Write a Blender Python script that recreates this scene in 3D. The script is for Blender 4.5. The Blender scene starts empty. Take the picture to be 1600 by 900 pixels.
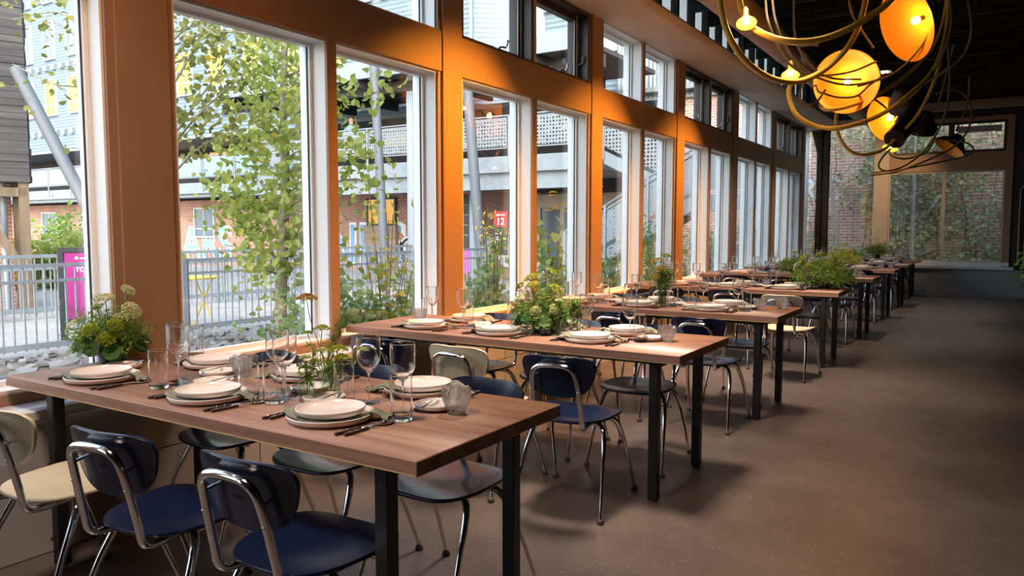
import bpy, math, random
import numpy as np
from mathutils import Vector, Matrix, Euler
random.seed(7)
RNG = np.random.default_rng(11)
S = bpy.context.scene
COL = S.collection
PI = math.pi

# ------------------------------------------------------------------ camera, sky, exposure
FPX, CH = 1190.0, 1.36
VPX, HOR = 758.0, 91.5
_p = math.atan(HOR / FPX)
_Y = Vector((VPX, HOR, -FPX)).normalized()
_Z = Vector((0, FPX, HOR)).normalized()
_X = _Y.cross(_Z)
RW = Matrix((_X, _Y, _Z))                      # camera axes -> world axes
cam_d = bpy.data.cameras.new('camera')
cam = bpy.data.objects.new('camera', cam_d)
COL.objects.link(cam)
cam_d.sensor_width = 36.0
cam_d.lens = 36.0 * FPX / 1600.0
cam_d.clip_start = 0.05
cam_d.clip_end = 300
cam.matrix_world = Matrix.Translation((0, 0, CH)) @ RW.to_4x4()
S.camera = cam

S.view_settings.view_transform = 'Standard'
S.view_settings.look = 'None'
S.view_settings.exposure = 0.38
S.view_settings.gamma = 1.0
S.view_settings.use_curve_mapping = False
cy = S.cycles
cy.use_denoising = True
cy.max_bounces = 24
cy.diffuse_bounces = 5
cy.glossy_bounces = 6
cy.transmission_bounces = 24
cy.transparent_max_bounces = 48
cy.sample_clamp_indirect = 6.0
cy.caustics_reflective = False
cy.caustics_refractive = False

SKY_STRENGTH = 0.86
BULB = 95.0
w = bpy.data.worlds.new('sky'); S.world = w
w.use_nodes = True
nt = w.node_tree
sky = nt.nodes.new('ShaderNodeTexSky')
sky.sky_type = 'NISHITA'
sky.sun_disc = False
sky.sun_elevation = math.radians(28)
sky.sun_rotation = math.radians(150)
sky.air_density = 1.0
sky.dust_density = 1.5
sky.ozone_density = 1.0
hs = nt.nodes.new('ShaderNodeHueSaturation'); hs.inputs['Saturation'].default_value = 0.62
nt.links.new(sky.outputs[0], hs.inputs['Color']); nt.links.new(hs.outputs[0], nt.nodes['Background'].inputs[0])
nt.nodes['Background'].inputs[1].default_value = SKY_STRENGTH

# added warm fill lights over the tables, no fixtures there, and the spots of the lamp cluster that graze the window posts
def area(name, loc, size, energy, col, spread=66, aim=(0, 0, -1)):
    l = bpy.data.lights.new(name, 'AREA'); l.shape = 'DISK'; l.size = size; l.energy = energy; l.color = col; l.spread = math.radians(spread)
    o = bpy.data.objects.new(name, l); COL.objects.link(o); o.location = loc
    o.rotation_euler = Vector(aim).to_track_quat('-Z', 'Y').to_euler(); return o
def spot(name, loc, target, energy, col, angle, blend, r=.05):
    l = bpy.data.lights.new(name, 'SPOT'); l.energy = energy; l.color = col; l.spot_size = math.radians(angle); l.spot_blend = blend; l.shadow_soft_size = r
    o = bpy.data.objects.new(name, l); COL.objects.link(o); o.location = loc
    o.rotation_euler = (Vector(target) - Vector(loc)).to_track_quat('-Z', 'Y').to_euler(); return o
WARM = (1.0, 0.76, 0.60)
for yy, sp_deg in ((0.6, 112), (3.9, 72), (7.0, 66)):
    area('fill_light', (-2.0, yy, 4.1), 0.8, 48, WARM, sp_deg)
spot('fill_light', (-1.6, 0.9, 4.0), (-3.5, 2.2, 1.9), 110, (1.0, 0.42, 0.14), 60, 1.0, .1)  # added orange fill for the first window post, no lamp hangs there
for yy in (10.9, 14.6):
    spot('fill_light', (-1.75, yy, 4.15), (-2.1, yy + .3, 0.7), 260, WARM, 84, .7, .08)  # added fill for the far tables, without a fixture
ORANGE = (1.0, 0.37, 0.035)
for py_, cy_, e_ in ((5.2, 4.66, 470), (7.65, 7.12, 430), (10.1, 9.56, 380)):
    spot('lamp_spot', (-2.0, py_, 3.30), (-3.5, cy_, 1.35), e_ * 1.35, ORANGE, 76, 1.0)
spot('lamp_spot', (-1.5, 15.6, 3.5), (-2.1, 17.9, 2.0), 130, (1.0, .62, .30), 62, .9)


def ray(px, py):
    return RW @ Vector((px - 800.0, 450.0 - py, -FPX))
def at(px, py, d):
    "the place a distance d ahead of the lens seen at that point"
    return Vector((0, 0, CH)) + ray(px, py) * (d / FPX)
def on_y(px, py, y):
    r = ray(px, py); return Vector((0, 0, CH)) + r * (y / r.y)
def on_x(px, py, x):
    r = ray(px, py); return Vector((0, 0, CH)) + r * (x / r.x)
def on_z(px, py, z):
    r = ray(px, py); return Vector((0, 0, CH)) + r * ((z - CH) / r.z)

# ------------------------------------------------------------------ scene graph helpers
def tag(o, label=None, cat=None, group=None, kind=None):
    if label: o['label'] = label
    if cat: o['category'] = cat
    if group: o['group'] = group
    if kind: o['kind'] = kind
    return o
def empty(name, loc=(0, 0, 0), rz=0.0, label=None, cat=None, group=None, kind=None):
    o = bpy.data.objects.new(name, None)
    COL.objects.link(o)
    o.empty_display_size = 0.1
    o.location = loc
    o.rotation_euler = (0, 0, rz)
    return tag(o, label, cat, group, kind)
def link(name, me, parent=None):
    o = bpy.data.objects.new(name, me)
    COL.objects.link(o)
    if parent is not None: o.parent = parent
    return o
def copy_tree(o, parent=None, depth=9):
    c = o.copy(); COL.objects.link(c)
    c.parent = parent
    if depth > 0:
        for ch in list(o.children): copy_tree(ch, c, depth - 1)
    return c

def spline(pts, n=8, closed=False):
    P = [Vector(p) for p in pts]
    out = []
    m = len(P)
    rng = range(m if closed else m - 1)
    for i in rng:
        if closed:
            a, b, c, d = P[(i - 1) % m], P[i], P[(i + 1) % m], P[(i + 2) % m]
        else:
            b, c = P[i], P[i + 1]
            a = P[i - 1] if i else b * 2 - c
            d = P[i + 2] if i + 2 < m else c * 2 - b
        for k in range(n):
            t = k / n
            out.append(0.5 * ((2 * b) + (c - a) * t + (2 * a - 5 * b + 4 * c - d) * t * t + (3 * b - a - 3 * c + d) * t ** 3))
    if not closed: out.append(P[-1])
    return out

class MB:
    "gathers shapes, then becomes ONE mesh object"
    def __init__(s): s.v = []; s.f = []; s.m = []; s.M = None
    def add(s, vs, fs, mi=0):
        o = len(s.v)
        if s.M is not None: vs = [s.M @ Vector(v) for v in vs]
        s.v.extend([tuple(v) for v in vs])
        s.f.extend([tuple(i + o for i in f) for f in fs])
        s.m.extend([mi] * len(fs))
        return s
    def box(s, lo, hi, mi=0, c=0.0):
        x0, y0, z0 = lo; x1, y1, z1 = hi
        if x0 > x1: x0, x1 = x1, x0
        if y0 > y1: y0, y1 = y1, y0
        if z0 > z1: z0, z1 = z1, z0
        if c <= 0:
            v = [(x0, y0, z0), (x1, y0, z0), (x1, y1, z0), (x0, y1, z0), (x0, y0, z1), (x1, y0, z1), (x1, y1, z1), (x0, y1, z1)]
            return s.add(v, [(0, 3, 2, 1), (4, 5, 6, 7), (0, 1, 5, 4), (1, 2, 6, 5), (2, 3, 7, 6), (3, 0, 4, 7)], mi)
        v = []
        for zz, d in ((z0, c), (z0 + c, 0), (z1 - c, 0), (z1, c)):
            a0, a1, b0, b1 = x0 + d, x1 - d, y0 + d, y1 - d
            k = c
            if d: v += [(a0, b0, zz), (a1, b0, zz), (a1, b0, zz), (a1, b1, zz), (a1, b1, zz), (a0, b1, zz), (a0, b1, zz), (a0, b0, zz)]
            else: v += [(a0 + k, b0, zz), (a1 - k, b0, zz), (a1, b0 + k, zz), (a1, b1 - k, zz), (a1 - k, b1, zz), (a0 + k, b1, zz), (a0, b1 - k, zz), (a0, b0 + k, zz)]
        f = [(7, 5, 3, 1), (24 + 1, 24 + 3, 24 + 5, 24 + 7)]
        for r in range(3):
            for i in range(8):
                j = (i + 1) % 8
                a, b, c2, d2 = r * 8 + i, r * 8 + j, r * 8 + 8 + j, r * 8 + 8 + i
                if r == 0 and i % 2 == 1: f.append((b, c2, d2))
                elif r == 2 and i % 2 == 1: f.append((a, b, c2))
                else: f.append((a, b, c2, d2))
        return s.add(v, f, mi)
    def bar(s, a, b, wx, wy, mi=0, up=(0, 0, 1)):
        a, b = Vector(a), Vector(b); t = (b - a).normalized()
        u = Vector(up)
        if abs(t.dot(u)) > 0.98: u = Vector((0, 1, 0))
        x = t.cross(u).normalized(); y = x.cross(t)
        v = []
        for p in (a, b):
            for sx, sy in ((-1, -1), (1, -1), (1, 1), (-1, 1)):
                v.append(p + x * (sx * wx / 2) + y * (sy * wy / 2))
        return s.add(v, [(0, 1, 2, 3), (7, 6, 5, 4), (0, 4, 5, 1), (1, 5, 6, 2), (2, 6, 7, 3), (3, 7, 4, 0)], mi)
    def tube(s, pts, r, n=10, mi=0, closed=False, cap=True):
        P = [Vector(p) for p in pts]; m = len(P)
        R = r if isinstance(r, (list, tuple)) else [r] * m
        T = []
        for i in range(m):
            a = P[i - 1] if (i or closed) else P[0]
            b = P[(i + 1) % m] if (i + 1 < m or closed) else P[-1]
            d = b - a
            T.append(d.normalized() if d.length > 1e-9 else Vector((0, 0, 1)))
        u = T[0].orthogonal().normalized()
        v = []
        for i in range(m):
            if i:
                u = u - T[i] * u.dot(T[i])
                u = u.normalized() if u.length > 1e-6 else T[i].orthogonal().normalized()
            w_ = T[i].cross(u)
            for k in range(n):
                an = 2 * PI * k / n
                v.append(P[i] + (u * math.cos(an) + w_ * math.sin(an)) * R[i])
        f = []
        for i in range(m if closed else m - 1):
            j = (i + 1) % m
            for k in range(n):
                l = (k + 1) % n
                f.append((i * n + k, i * n + l, j * n + l, j * n + k))
        if cap and not closed:
            f.append(tuple(range(n - 1, -1, -1)))
            f.append(tuple((m - 1) * n + k for k in range(n)))
        return s.add(v, f, mi)
    def lathe(s, prof, n=32, mi=0, c=(0, 0, 0), fn=None, cap=True):
        v = []; f = []; m = len(prof)
        for i, (r, z) in enumerate(prof):
            for k in range(n):
                an = 2 * PI * k / n
                rr, zz = (r, z) if fn is None else fn(r, z, an, i)
                v.append((c[0] + rr * math.cos(an), c[1] + rr * math.sin(an), c[2] + zz))
        for i in range(m - 1):
            for k in range(n):
                l = (k + 1) % n
                f.append((i * n + k, i * n + l, (i + 1) * n + l, (i + 1) * n + k))
        if cap and prof[0][0] > 1e-6: f.append(tuple(range(n - 1, -1, -1)))
        if cap and prof[-1][0] > 1e-6: f.append(tuple((m - 1) * n + k for k in range(n)))
        return s.add(v, f, mi)
    def ball(s, c, r, n=12, m=8, mi=0, sc=(1, 1, 1)):
        v = [(c[0], c[1], c[2] - r * sc[2])]; f = []
        for i in range(1, m):
            a = -PI / 2 + PI * i / m
            for k in range(n):
                b = 2 * PI * k / n
                v.append((c[0] + r * sc[0] * math.cos(a) * math.cos(b), c[1] + r * sc[1] * math.cos(a) * math.sin(b), c[2] + r * sc[2] * math.sin(a)))
        v.append((c[0], c[1], c[2] + r * sc[2])); t = len(v) - 1
        for k in range(n):
            l = (k + 1) % n
            f.append((0, 1 + l, 1 + k)); f.append((t, 1 + (m - 2) * n + k, 1 + (m - 2) * n + l))
            for i in range(m - 2):
                f.append((1 + i * n + k, 1 + i * n + l, 1 + (i + 1) * n + l, 1 + (i + 1) * n + k))
        return s.add(v, f, mi)
    def grid(s, rows, mi=0, close=False):
        nr, nc = len(rows), len(rows[0]); v = [p for r in rows for p in r]; f = []
        for i in range(nr - 1):
            for j in range(nc if close else nc - 1):
                k = (j + 1) % nc
                f.append((i * nc + j, i * nc + k, (i + 1) * nc + k, (i + 1) * nc + j))
        return s.add(v, f, mi)
    def prism(s, poly, d, mi=0):
        "poly: 3D points in one plane, pushed along d"
        P = [Vector(p) for p in poly]; d = Vector(d); n = len(P)
        return s.add(P + [p + d for p in P], [tuple(range(n - 1, -1, -1)), tuple(range(n, 2 * n))] + [(i, (i + 1) % n, n + (i + 1) % n, n + i) for i in range(n)], mi)
    def mesh(s, name, mats, smooth=35):
        me = bpy.data.meshes.new(name)
        me.from_pydata(s.v, [], s.f)
        if not isinstance(mats, (list, tuple)): mats = [mats]
        for m in mats: me.materials.append(m)
        if len(mats) > 1: me.polygons.foreach_set('material_index', s.m)
        me.validate()
        if smooth:
            me.polygons.foreach_set('use_smooth', [True] * len(me.polygons))
            me.set_sharp_from_angle(angle=math.radians(smooth))
        me.update()
        return me
    def build(s, name, mats, parent=None, smooth=35):
        return link(name, s.mesh(name, mats, smooth), parent)

def struct(name, mb, mats, label, cat, smooth=35):
    return tag(mb.build(name, mats, None, smooth), label, cat, None, 'structure')

def text_mesh(body, size, depth=0.004, bold=0.0, align='LEFT'):
    c = bpy.data.curves.new('lettering', 'FONT')
    c.body = body; c.size = size; c.extrude = depth; c.offset = bold
    c.align_x = align
    o = bpy.data.objects.new('lettering', c); COL.objects.link(o)
    dg = bpy.context.evaluated_depsgraph_get(); dg.update()
    me = bpy.data.meshes.new_from_object(o.evaluated_get(dg))
    bpy.data.objects.remove(o); bpy.data.curves.remove(c)
    return me
def lettering(name, body, size, mat, parent, loc, rot, depth=0.004, bold=0.0, align='LEFT'):
    me = text_mesh(body, size, depth, bold, align)
    me.materials.clear(); me.materials.append(mat)
    o = link(name, me, parent)
    o.location = loc; o.rotation_euler = rot
    return o

def leaf_mesh(name, pos, nrm, size, mats, shape='heart', spread=1.0):
    """one mesh of many separate leaves; pos N x 3, nrm N x 3 rough facing, size N"""
    N = len(pos)
    if shape == 'heart':
        base = np.array([(0, -.5), (.32, -.42), (.52, -.05), (.3, .3), (0, .62), (-.3, .3), (-.52, -.05), (-.32, -.42)])
    elif shape == 'long':
        base = np.array([(0, -.6), (.16, -.25), (.2, .1), (.1, .45), (0, .7), (-.1, .45), (-.2, .1), (-.16, -.25)])
    elif shape == 'needle':
        base = np.array([(-.03, -.5), (.03, -.5), (.05, .1), (0, .6), (-.05, .1)])
    else:
        base = np.array([(0, -.5), (.3, -.2), (.3, .2), (0, .5), (-.3, .2), (-.3, -.2)])
    k = len(base)
    n = nrm / (np.linalg.norm(nrm, axis=1, keepdims=True) + 1e-9)
    a = RNG.normal(size=(N, 3))
    u = np.cross(n, a); u /= np.linalg.norm(u, axis=1, keepdims=True) + 1e-9
    v = np.cross(n, u)
    fold = np.abs(base[:, 0]) * 0.35
    P = pos[:, None, :] + size[:, None, None] * (base[None, :, 0:1] * u[:, None, :] + base[None, :, 1:2] * v[:, None, :] + fold[None, :, None] * n[:, None, :])
    P = P.reshape(-1, 3)
    me = bpy.data.meshes.new(name)
    h = k // 2
    idx = np.arange(N)[:, None] * k
    # two halves folded along the midrib
    right = np.concatenate([idx + i for i in range(0, h + 1)], axis=1)
    left = np.concatenate([idx] + [idx + i for i in range(h, k)], axis=1)
    faces = right.tolist() + left.tolist()
    me.from_pydata(P.tolist(), [], faces)
    for m in (mats if isinstance(mats, (list, tuple)) else [mats]): me.materials.append(m)
    me.update()
    return me

# ------------------------------------------------------------------ materials
def nodes(name):
    m = bpy.data.materials.new(name); m.use_nodes = True
    t = m.node_tree
    return m, t, t.nodes['Principled BSDF']
def pr(name, col, rough=0.5, metal=0.0, spec=0.5, coat=0.0, var=0.0, vscale=6.0, bump=0.0, bscale=40.0, sheen=0.0):
    m, t, b = nodes(name)
    b.inputs['Base Color'].default_value = (*col, 1)
    b.inputs['Roughness'].default_value = rough
    b.inputs['Metallic'].default_value = metal
    b.inputs['Specular IOR Level'].default_value = spec
    if coat: b.inputs['Coat Weight'].default_value = coat; b.inputs['Coat Roughness'].default_value = 0.08
    if sheen: b.inputs['Sheen Weight'].default_value = sheen
    if var:
        tc = t.nodes.new('ShaderNodeTexCoord'); nz = t.nodes.new('ShaderNodeTexNoise')
        nz.inputs['Scale'].default_value = vscale; nz.inputs['Detail'].default_value = 5
        t.links.new(tc.outputs['Object'], nz.inputs['Vector'])
        r = t.nodes.new('ShaderNodeValToRGB')
        r.color_ramp.elements[0].position = 0.3; r.color_ramp.elements[1].position = 0.7
        r.color_ramp.elements[0].color = (*[c * (1 - var) for c in col], 1)
        r.color_ramp.elements[1].color = (*[min(1, c * (1 + var)) for c in col], 1)
        t.links.new(nz.outputs[0], r.inputs[0]); t.links.new(r.outputs[0], b.inputs['Base Color'])
    if bump:
        tc = t.nodes.new('ShaderNodeTexCoord'); nz = t.nodes.new('ShaderNodeTexNoise')
        nz.inputs['Scale'].default_value = bscale; nz.inputs['Detail'].default_value = 4
        t.links.new(tc.outputs['Object'], nz.inputs['Vector'])
        bp = t.nodes.new('ShaderNodeBump'); bp.inputs['Strength'].default_value = bump; bp.inputs['Distance'].default_value = 0.01
        t.links.new(nz.outputs[0], bp.inputs['Height']); t.links.new(bp.outputs[0], b.inputs['Normal'])
    return m
def emit(name, col, s):
    m = bpy.data.materials.new(name); m.use_nodes = True; t = m.node_tree
    t.nodes.remove(t.nodes['Principled BSDF'])
    e = t.nodes.new('ShaderNodeEmission'); e.inputs[0].default_value = (*col, 1); e.inputs[1].default_value = s
    t.links.new(e.outputs[0], t.nodes['Material Output'].inputs[0])
    return m
def clear_glass(name, tint=(1, 1, 1), ior=1.45, rough=0.0, boost=1.0):
    m = bpy.data.materials.new(name); m.use_nodes = True; t = m.node_tree
    t.nodes.remove(t.nodes['Principled BSDF'])
    tr = t.nodes.new('ShaderNodeBsdfTransparent'); tr.inputs[0].default_value = (*tint, 1)
    g = t.nodes.new('ShaderNodeBsdfGlossy'); g.inputs['Roughness'].default_value = rough
    lw = t.nodes.new('ShaderNodeLayerWeight'); lw.inputs[0].default_value = 0.5
    f0 = ((ior - 1) / (ior + 1)) ** 2
    pw = t.nodes.new('ShaderNodeMath'); pw.operation = 'POWER'; pw.inputs[1].default_value = 5.0
    ma = t.nodes.new('ShaderNodeMath'); ma.operation = 'MULTIPLY_ADD'; ma.use_clamp = True
    ma.inputs[1].default_value = 1 - min(.9, f0 * boost); ma.inputs[2].default_value = f0 * boost
    t.links.new(lw.outputs['Facing'], pw.inputs[0]); t.links.new(pw.outputs[0], ma.inputs[0])
    mx = t.nodes.new('ShaderNodeMixShader'); t.links.new(ma.outputs[0], mx.inputs[0])
    t.links.new(tr.outputs[0], mx.inputs[1]); t.links.new(g.outputs[0], mx.inputs[2])
    t.links.new(mx.outputs[0], t.nodes['Material Output'].inputs[0])
    return m
def leafmat(name, c1, c2, trans=0.45, c3=None):
    m = bpy.data.materials.new(name); m.use_nodes = True; t = m.node_tree
    t.nodes.remove(t.nodes['Principled BSDF'])
    ge = t.nodes.new('ShaderNodeNewGeometry')
    r = t.nodes.new('ShaderNodeValToRGB')
    r.color_ramp.elements[0].color = (*c1, 1); r.color_ramp.elements[1].color = (*c2, 1)
    if c3:
        r.color_ramp.elements[1].position = 0.88
        e = r.color_ramp.elements.new(1.0); e.color = (*c3, 1)
    t.links.new(ge.outputs['Random Per Island'], r.inputs[0])
    d = t.nodes.new('ShaderNodeBsdfPrincipled'); d.inputs['Roughness'].default_value = 0.45
    d.inputs['Specular IOR Level'].default_value = 0.35
    tl = t.nodes.new('ShaderNodeBsdfTranslucent')
    mx = t.nodes.new('ShaderNodeMixShader'); mx.inputs[0].default_value = trans
    t.links.new(r.outputs[0], d.inputs['Base Color']); t.links.new(r.outputs[0], tl.inputs[0])
    t.links.new(d.outputs[0], mx.inputs[1]); t.links.new(tl.outputs[0], mx.inputs[2])
    t.links.new(mx.outputs[0], t.nodes['Material Output'].inputs[0])
    return m
def wood(name, c1, c2, c3, axis='X', scale=1.0, rough=0.38):
    m, t, b = nodes(name)
    tc = t.nodes.new('ShaderNodeTexCoord'); mp = t.nodes.new('ShaderNodeMapping')
    sc = {'X': (0.7, 9, 9), 'Y': (9, 0.7, 9), 'Z': (9, 9, 0.7)}[axis]
    mp.inputs['Scale'].default_value = [q * scale for q in sc]
    t.links.new(tc.outputs['Object'], mp.inputs[0])
    n1 = t.nodes.new('ShaderNodeTexNoise'); n1.inputs['Scale'].default_value = 1.6; n1.inputs['Detail'].default_value = 8; n1.inputs['Roughness'].default_value = 0.62
    n1.inputs['Distortion'].default_value = 0.6
    t.links.new(mp.outputs[0], n1.inputs['Vector'])
    r = t.nodes.new('ShaderNodeValToRGB')
    r.color_ramp.elements[0].position = 0.3; r.color_ramp.elements[0].color = (*c1, 1)
    r.color_ramp.elements[1].position = 0.72; r.color_ramp.elements[1].color = (*c3, 1)
    e = r.color_ramp.elements.new(0.5); e.color = (*c2, 1)
    t.links.new(n1.outputs[0], r.inputs[0])
    n2 = t.nodes.new('ShaderNodeTexNoise'); n2.inputs['Scale'].default_value = 14; n2.inputs['Detail'].default_value = 3
    t.links.new(mp.outputs[0], n2.inputs['Vector'])
    mx = t.nodes.new('ShaderNodeMix'); mx.data_type = 'RGBA'; mx.blend_type = 'MULTIPLY'; mx.inputs['Factor'].default_value = 0.25
    t.links.new(r.outputs[0], mx.inputs[6]); t.links.new(n2.outputs[0], mx.inputs[7])
    t.links.new(mx.outputs[2], b.inputs['Base Color'])
    b.inputs['Roughness'].default_value = rough
    return m
def brick(name, c1, c2, mortar, plane='XZ', scale=1.0, paint=None):
    m, t, b = nodes(name)
    tc = t.nodes.new('ShaderNodeTexCoord'); sp = t.nodes.new('ShaderNodeSeparateXYZ'); cb = t.nodes.new('ShaderNodeCombineXYZ')
    t.links.new(tc.outputs['Object'], sp.inputs[0])
    t.links.new(sp.outputs['X' if plane == 'XZ' else 'Y'], cb.inputs[0]); t.links.new(sp.outputs['Z'], cb.inputs[1])
    br = t.nodes.new('ShaderNodeTexBrick')
    br.inputs['Color1'].default_value = (*c1, 1); br.inputs['Color2'].default_value = (*c2, 1); br.inputs['Mortar'].default_value = (*mortar, 1)
    br.inputs['Scale'].default_value = scale
    br.inputs['Brick Width'].default_value = 0.22; br.inputs['Row Height'].default_value = 0.075; br.inputs['Mortar Size'].default_value = 0.010
    br.inputs['Bias'].default_value = -0.1
    t.links.new(cb.outputs[0], br.inputs['Vector'])
    nz = t.nodes.new('ShaderNodeTexNoise'); nz.inputs['Scale'].default_value = 1.2; nz.inputs['Detail'].default_value = 6
    t.links.new(tc.outputs['Object'], nz.inputs['Vector'])
    mx = t.nodes.new('ShaderNodeMix'); mx.data_type = 'RGBA'; mx.blend_type = 'OVERLAY'; mx.inputs['Factor'].default_value = 0.45
    t.links.new(br.outputs[0], mx.inputs[6]); t.links.new(nz.outputs[0], mx.inputs[7])
    t.links.new(mx.outputs[2], b.inputs['Base Color'])
    bp = t.nodes.new('ShaderNodeBump'); bp.inputs['Strength'].default_value = 0.6; bp.inputs['Distance'].default_value = 0.008; bp.invert = True
    t.links.new(br.outputs['Fac'], bp.inputs['Height']); t.links.new(bp.outputs[0], b.inputs['Normal'])
    b.inputs['Roughness'].default_value = 0.85
    return m
def perforated(name, col, scale=22.0):
    "sheet metal punched with round holes"
    m, t, b = nodes(name)
    b.inputs['Base Color'].default_value = (*col, 1); b.inputs['Metallic'].default_value = 0.2; b.inputs['Roughness'].default_value = 0.45
    tc = t.nodes.new('ShaderNodeTexCoord')
    vo = t.nodes.new('ShaderNodeTexVoronoi'); vo.inputs['Scale'].default_value = scale; vo.inputs['Randomness'].default_value = 0.15
    t.links.new(tc.outputs['Object'], vo.inputs['Vector'])
    lt = t.nodes.new('ShaderNodeMath'); lt.operation = 'LESS_THAN'; lt.inputs[1].default_value = 0.30
    t.links.new(vo.outputs['Distance'], lt.inputs[0])
    tr = t.nodes.new('ShaderNodeBsdfTransparent'); mx = t.nodes.new('ShaderNodeMixShader')
    t.links.new(lt.outputs[0], mx.inputs[0]); t.links.new(b.outputs[0], mx.inputs[1]); t.links.new(tr.outputs[0], mx.inputs[2])
    t.links.new(mx.outputs[0], t.nodes['Material Output'].inputs[0])
    return m
def concrete(name):
    m, t, b = nodes(name)
    tc = t.nodes.new('ShaderNodeTexCoord')
    n1 = t.nodes.new('ShaderNodeTexNoise'); n1.inputs['Scale'].default_value = 0.9; n1.inputs['Detail'].default_value = 8; n1.inputs['Roughness'].default_value = 0.65
    t.links.new(tc.outputs['Object'], n1.inputs['Vector'])
    r = t.nodes.new('ShaderNodeValToRGB')
    r.color_ramp.elements[0].position = 0.32; r.color_ramp.elements[0].color = (0.070, 0.056, 0.047, 1)
    r.color_ramp.elements[1].position = 0.7; r.color_ramp.elements[1].color = (0.135, 0.110, 0.093, 1)
    t.links.new(n1.outputs[0], r.inputs[0])
    vo = t.nodes.new('ShaderNodeTexVoronoi'); vo.inputs['Scale'].default_value = 55.0
    t.links.new(tc.outputs['Object'], vo.inputs['Vector'])
    r2 = t.nodes.new('ShaderNodeValToRGB')
    r2.color_ramp.elements[0].position = 0.10; r2.color_ramp.elements[0].color = (1, 1, 1, 1)
    r2.color_ramp.elements[1].position = 0.22; r2.color_ramp.elements[1].color = (0, 0, 0, 1)
    t.links.new(vo.outputs['Distance'], r2.inputs[0])
    sep = t.nodes.new('ShaderNodeSeparateColor'); t.links.new(vo.outputs['Color'], sep.inputs[0])
    gt = t.nodes.new('ShaderNodeMath'); gt.operation = 'GREATER_THAN'; gt.inputs[1].default_value = 0.62
    t.links.new(sep.outputs[0], gt.inputs[0])
    mu = t.nodes.new('ShaderNodeMath'); mu.operation = 'MULTIPLY'; t.links.new(gt.outputs[0], mu.inputs[0]); t.links.new(r2.outputs[0], mu.inputs[1])
    mu2 = t.nodes.new('ShaderNodeMath'); mu2.operation = 'MULTIPLY'; mu2.inputs[1].default_value = 0.75; t.links.new(mu.outputs[0], mu2.inputs[0])
    mx = t.nodes.new('ShaderNodeMix'); mx.data_type = 'RGBA'
    mx.inputs[7].default_value = (0.42, 0.36, 0.30, 1)
    t.links.new(mu2.outputs[0], mx.inputs['Factor']); t.links.new(r.outputs[0], mx.inputs[6])
    t.links.new(mx.outputs[2], b.inputs['Base Color'])
    b.inputs['Roughness'].default_value = 0.33
    n3 = t.nodes.new('ShaderNodeTexNoise'); n3.inputs['Scale'].default_value = 9; n3.inputs['Detail'].default_value = 4
    t.links.new(tc.outputs['Object'], n3.inputs['Vector'])
    mr = t.nodes.new('ShaderNodeMapRange'); mr.inputs[3].default_value = 0.24; mr.inputs[4].default_value = 0.48
    t.links.new(n3.outputs[0], mr.inputs[0]); t.links.new(mr.outputs[0], b.inputs['Roughness'])
    return m

M = {}
M['floor'] = concrete('polished concrete')
M['wood'] = wood('walnut laminate', (0.20, 0.095, 0.058), (0.36, 0.185, 0.118), (0.50, 0.29, 0.20), 'X', 1.0, 0.42)
M['taupe'] = pr('taupe wall paint', (0.36, 0.215, 0.135), 0.5, var=0.05, vscale=3)
M['cream'] = pr('cream wall paint', (0.60, 0.50, 0.38), 0.55, var=0.04)
M['greyp'] = pr('grey panel paint', (0.42, 0.42, 0.43), 0.6, var=0.06, vscale=2)
M['alu'] = pr('white window frame', (0.88, 0.91, 0.92), 0.35)
M['sill'] = pr('pale sill', (0.62, 0.62, 0.62), 0.25)
M['gasket'] = pr('black gasket', (0.03, 0.03, 0.03), 0.6)
M['bronze'] = pr('dark brown sash', (0.045, 0.032, 0.026), 0.45)
M['pane'] = clear_glass('window glass', (0.97, 0.985, 0.98), 1.5, 0.0, 2.0)
M['steel'] = pr('brushed steel', (0.75, 0.75, 0.74), 0.22, 1.0)
M['chrome'] = pr('chrome', (0.86, 0.85, 0.84), 0.09, 1.0)
M['black'] = pr('black powder coat', (0.012, 0.012, 0.014), 0.42)
M['ceil'] = pr('dark ceiling paint', (0.020, 0.016, 0.014), 0.85, var=0.2)
M['joist'] = pr('blackened joist', (0.012, 0.010, 0.009), 0.8)
M['duct'] = pr('painted duct', (0.42, 0.32, 0.25), 0.5)
M['oldwood'] = wood('pale roof timber', (0.22, 0.15, 0.10), (0.34, 0.25, 0.17), (0.42, 0.32, 0.22), 'X', 0.6, 0.7)
M['darkwall'] = pr('dark brown wall', (0.035, 0.024, 0.019), 0.7)
M['navy'] = pr('navy plastic', (0.0035, 0.010, 0.040), 0.27, spec=0.5, coat=0.25)
M['creamp'] = pr('cream plastic', (0.68, 0.60, 0.42), 0.32, coat=0.25)
M['rubber'] = pr('glide rubber', (0.06, 0.05, 0.045), 0.5)
M['plate'] = pr('speckled stoneware', (0.82, 0.755, 0.71), 0.28, coat=0.3)
M['napkin'] = pr('sage linen', (0.235, 0.25, 0.175), 0.85, var=0.12, vscale=60, bump=0.3, bscale=300, sheen=0.3)
M['handle'] = pr('dark riveted handle', (0.040, 0.018, 0.012), 0.38)
M['cut'] = pr('cutlery steel', (0.80, 0.79, 0.77), 0.12, 1.0)
m, t, b = nodes('drinking glass')
b.inputs['Base Color'].default_value = (1, 1, 1, 1); b.inputs['Transmission Weight'].default_value = 1.0
b.inputs['Roughness'].default_value = 0.0; b.inputs['IOR'].default_value = 1.48
M['wine'] = m
M['vase'] = clear_glass('vase glass', (0.95, 0.98, 0.95), 1.5, 0.0, 1.2)
m = clear_glass('cut crystal', (0.97, 0.97, 0.98), 1.6, 0.02, 3.0); t = m.node_tree
cl_ = t.nodes['Material Output'].inputs[0].links[0].from_socket
gb_ = t.nodes.new('ShaderNodeBsdfGlass'); gb_.inputs['IOR'].default_value = 1.5
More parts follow.
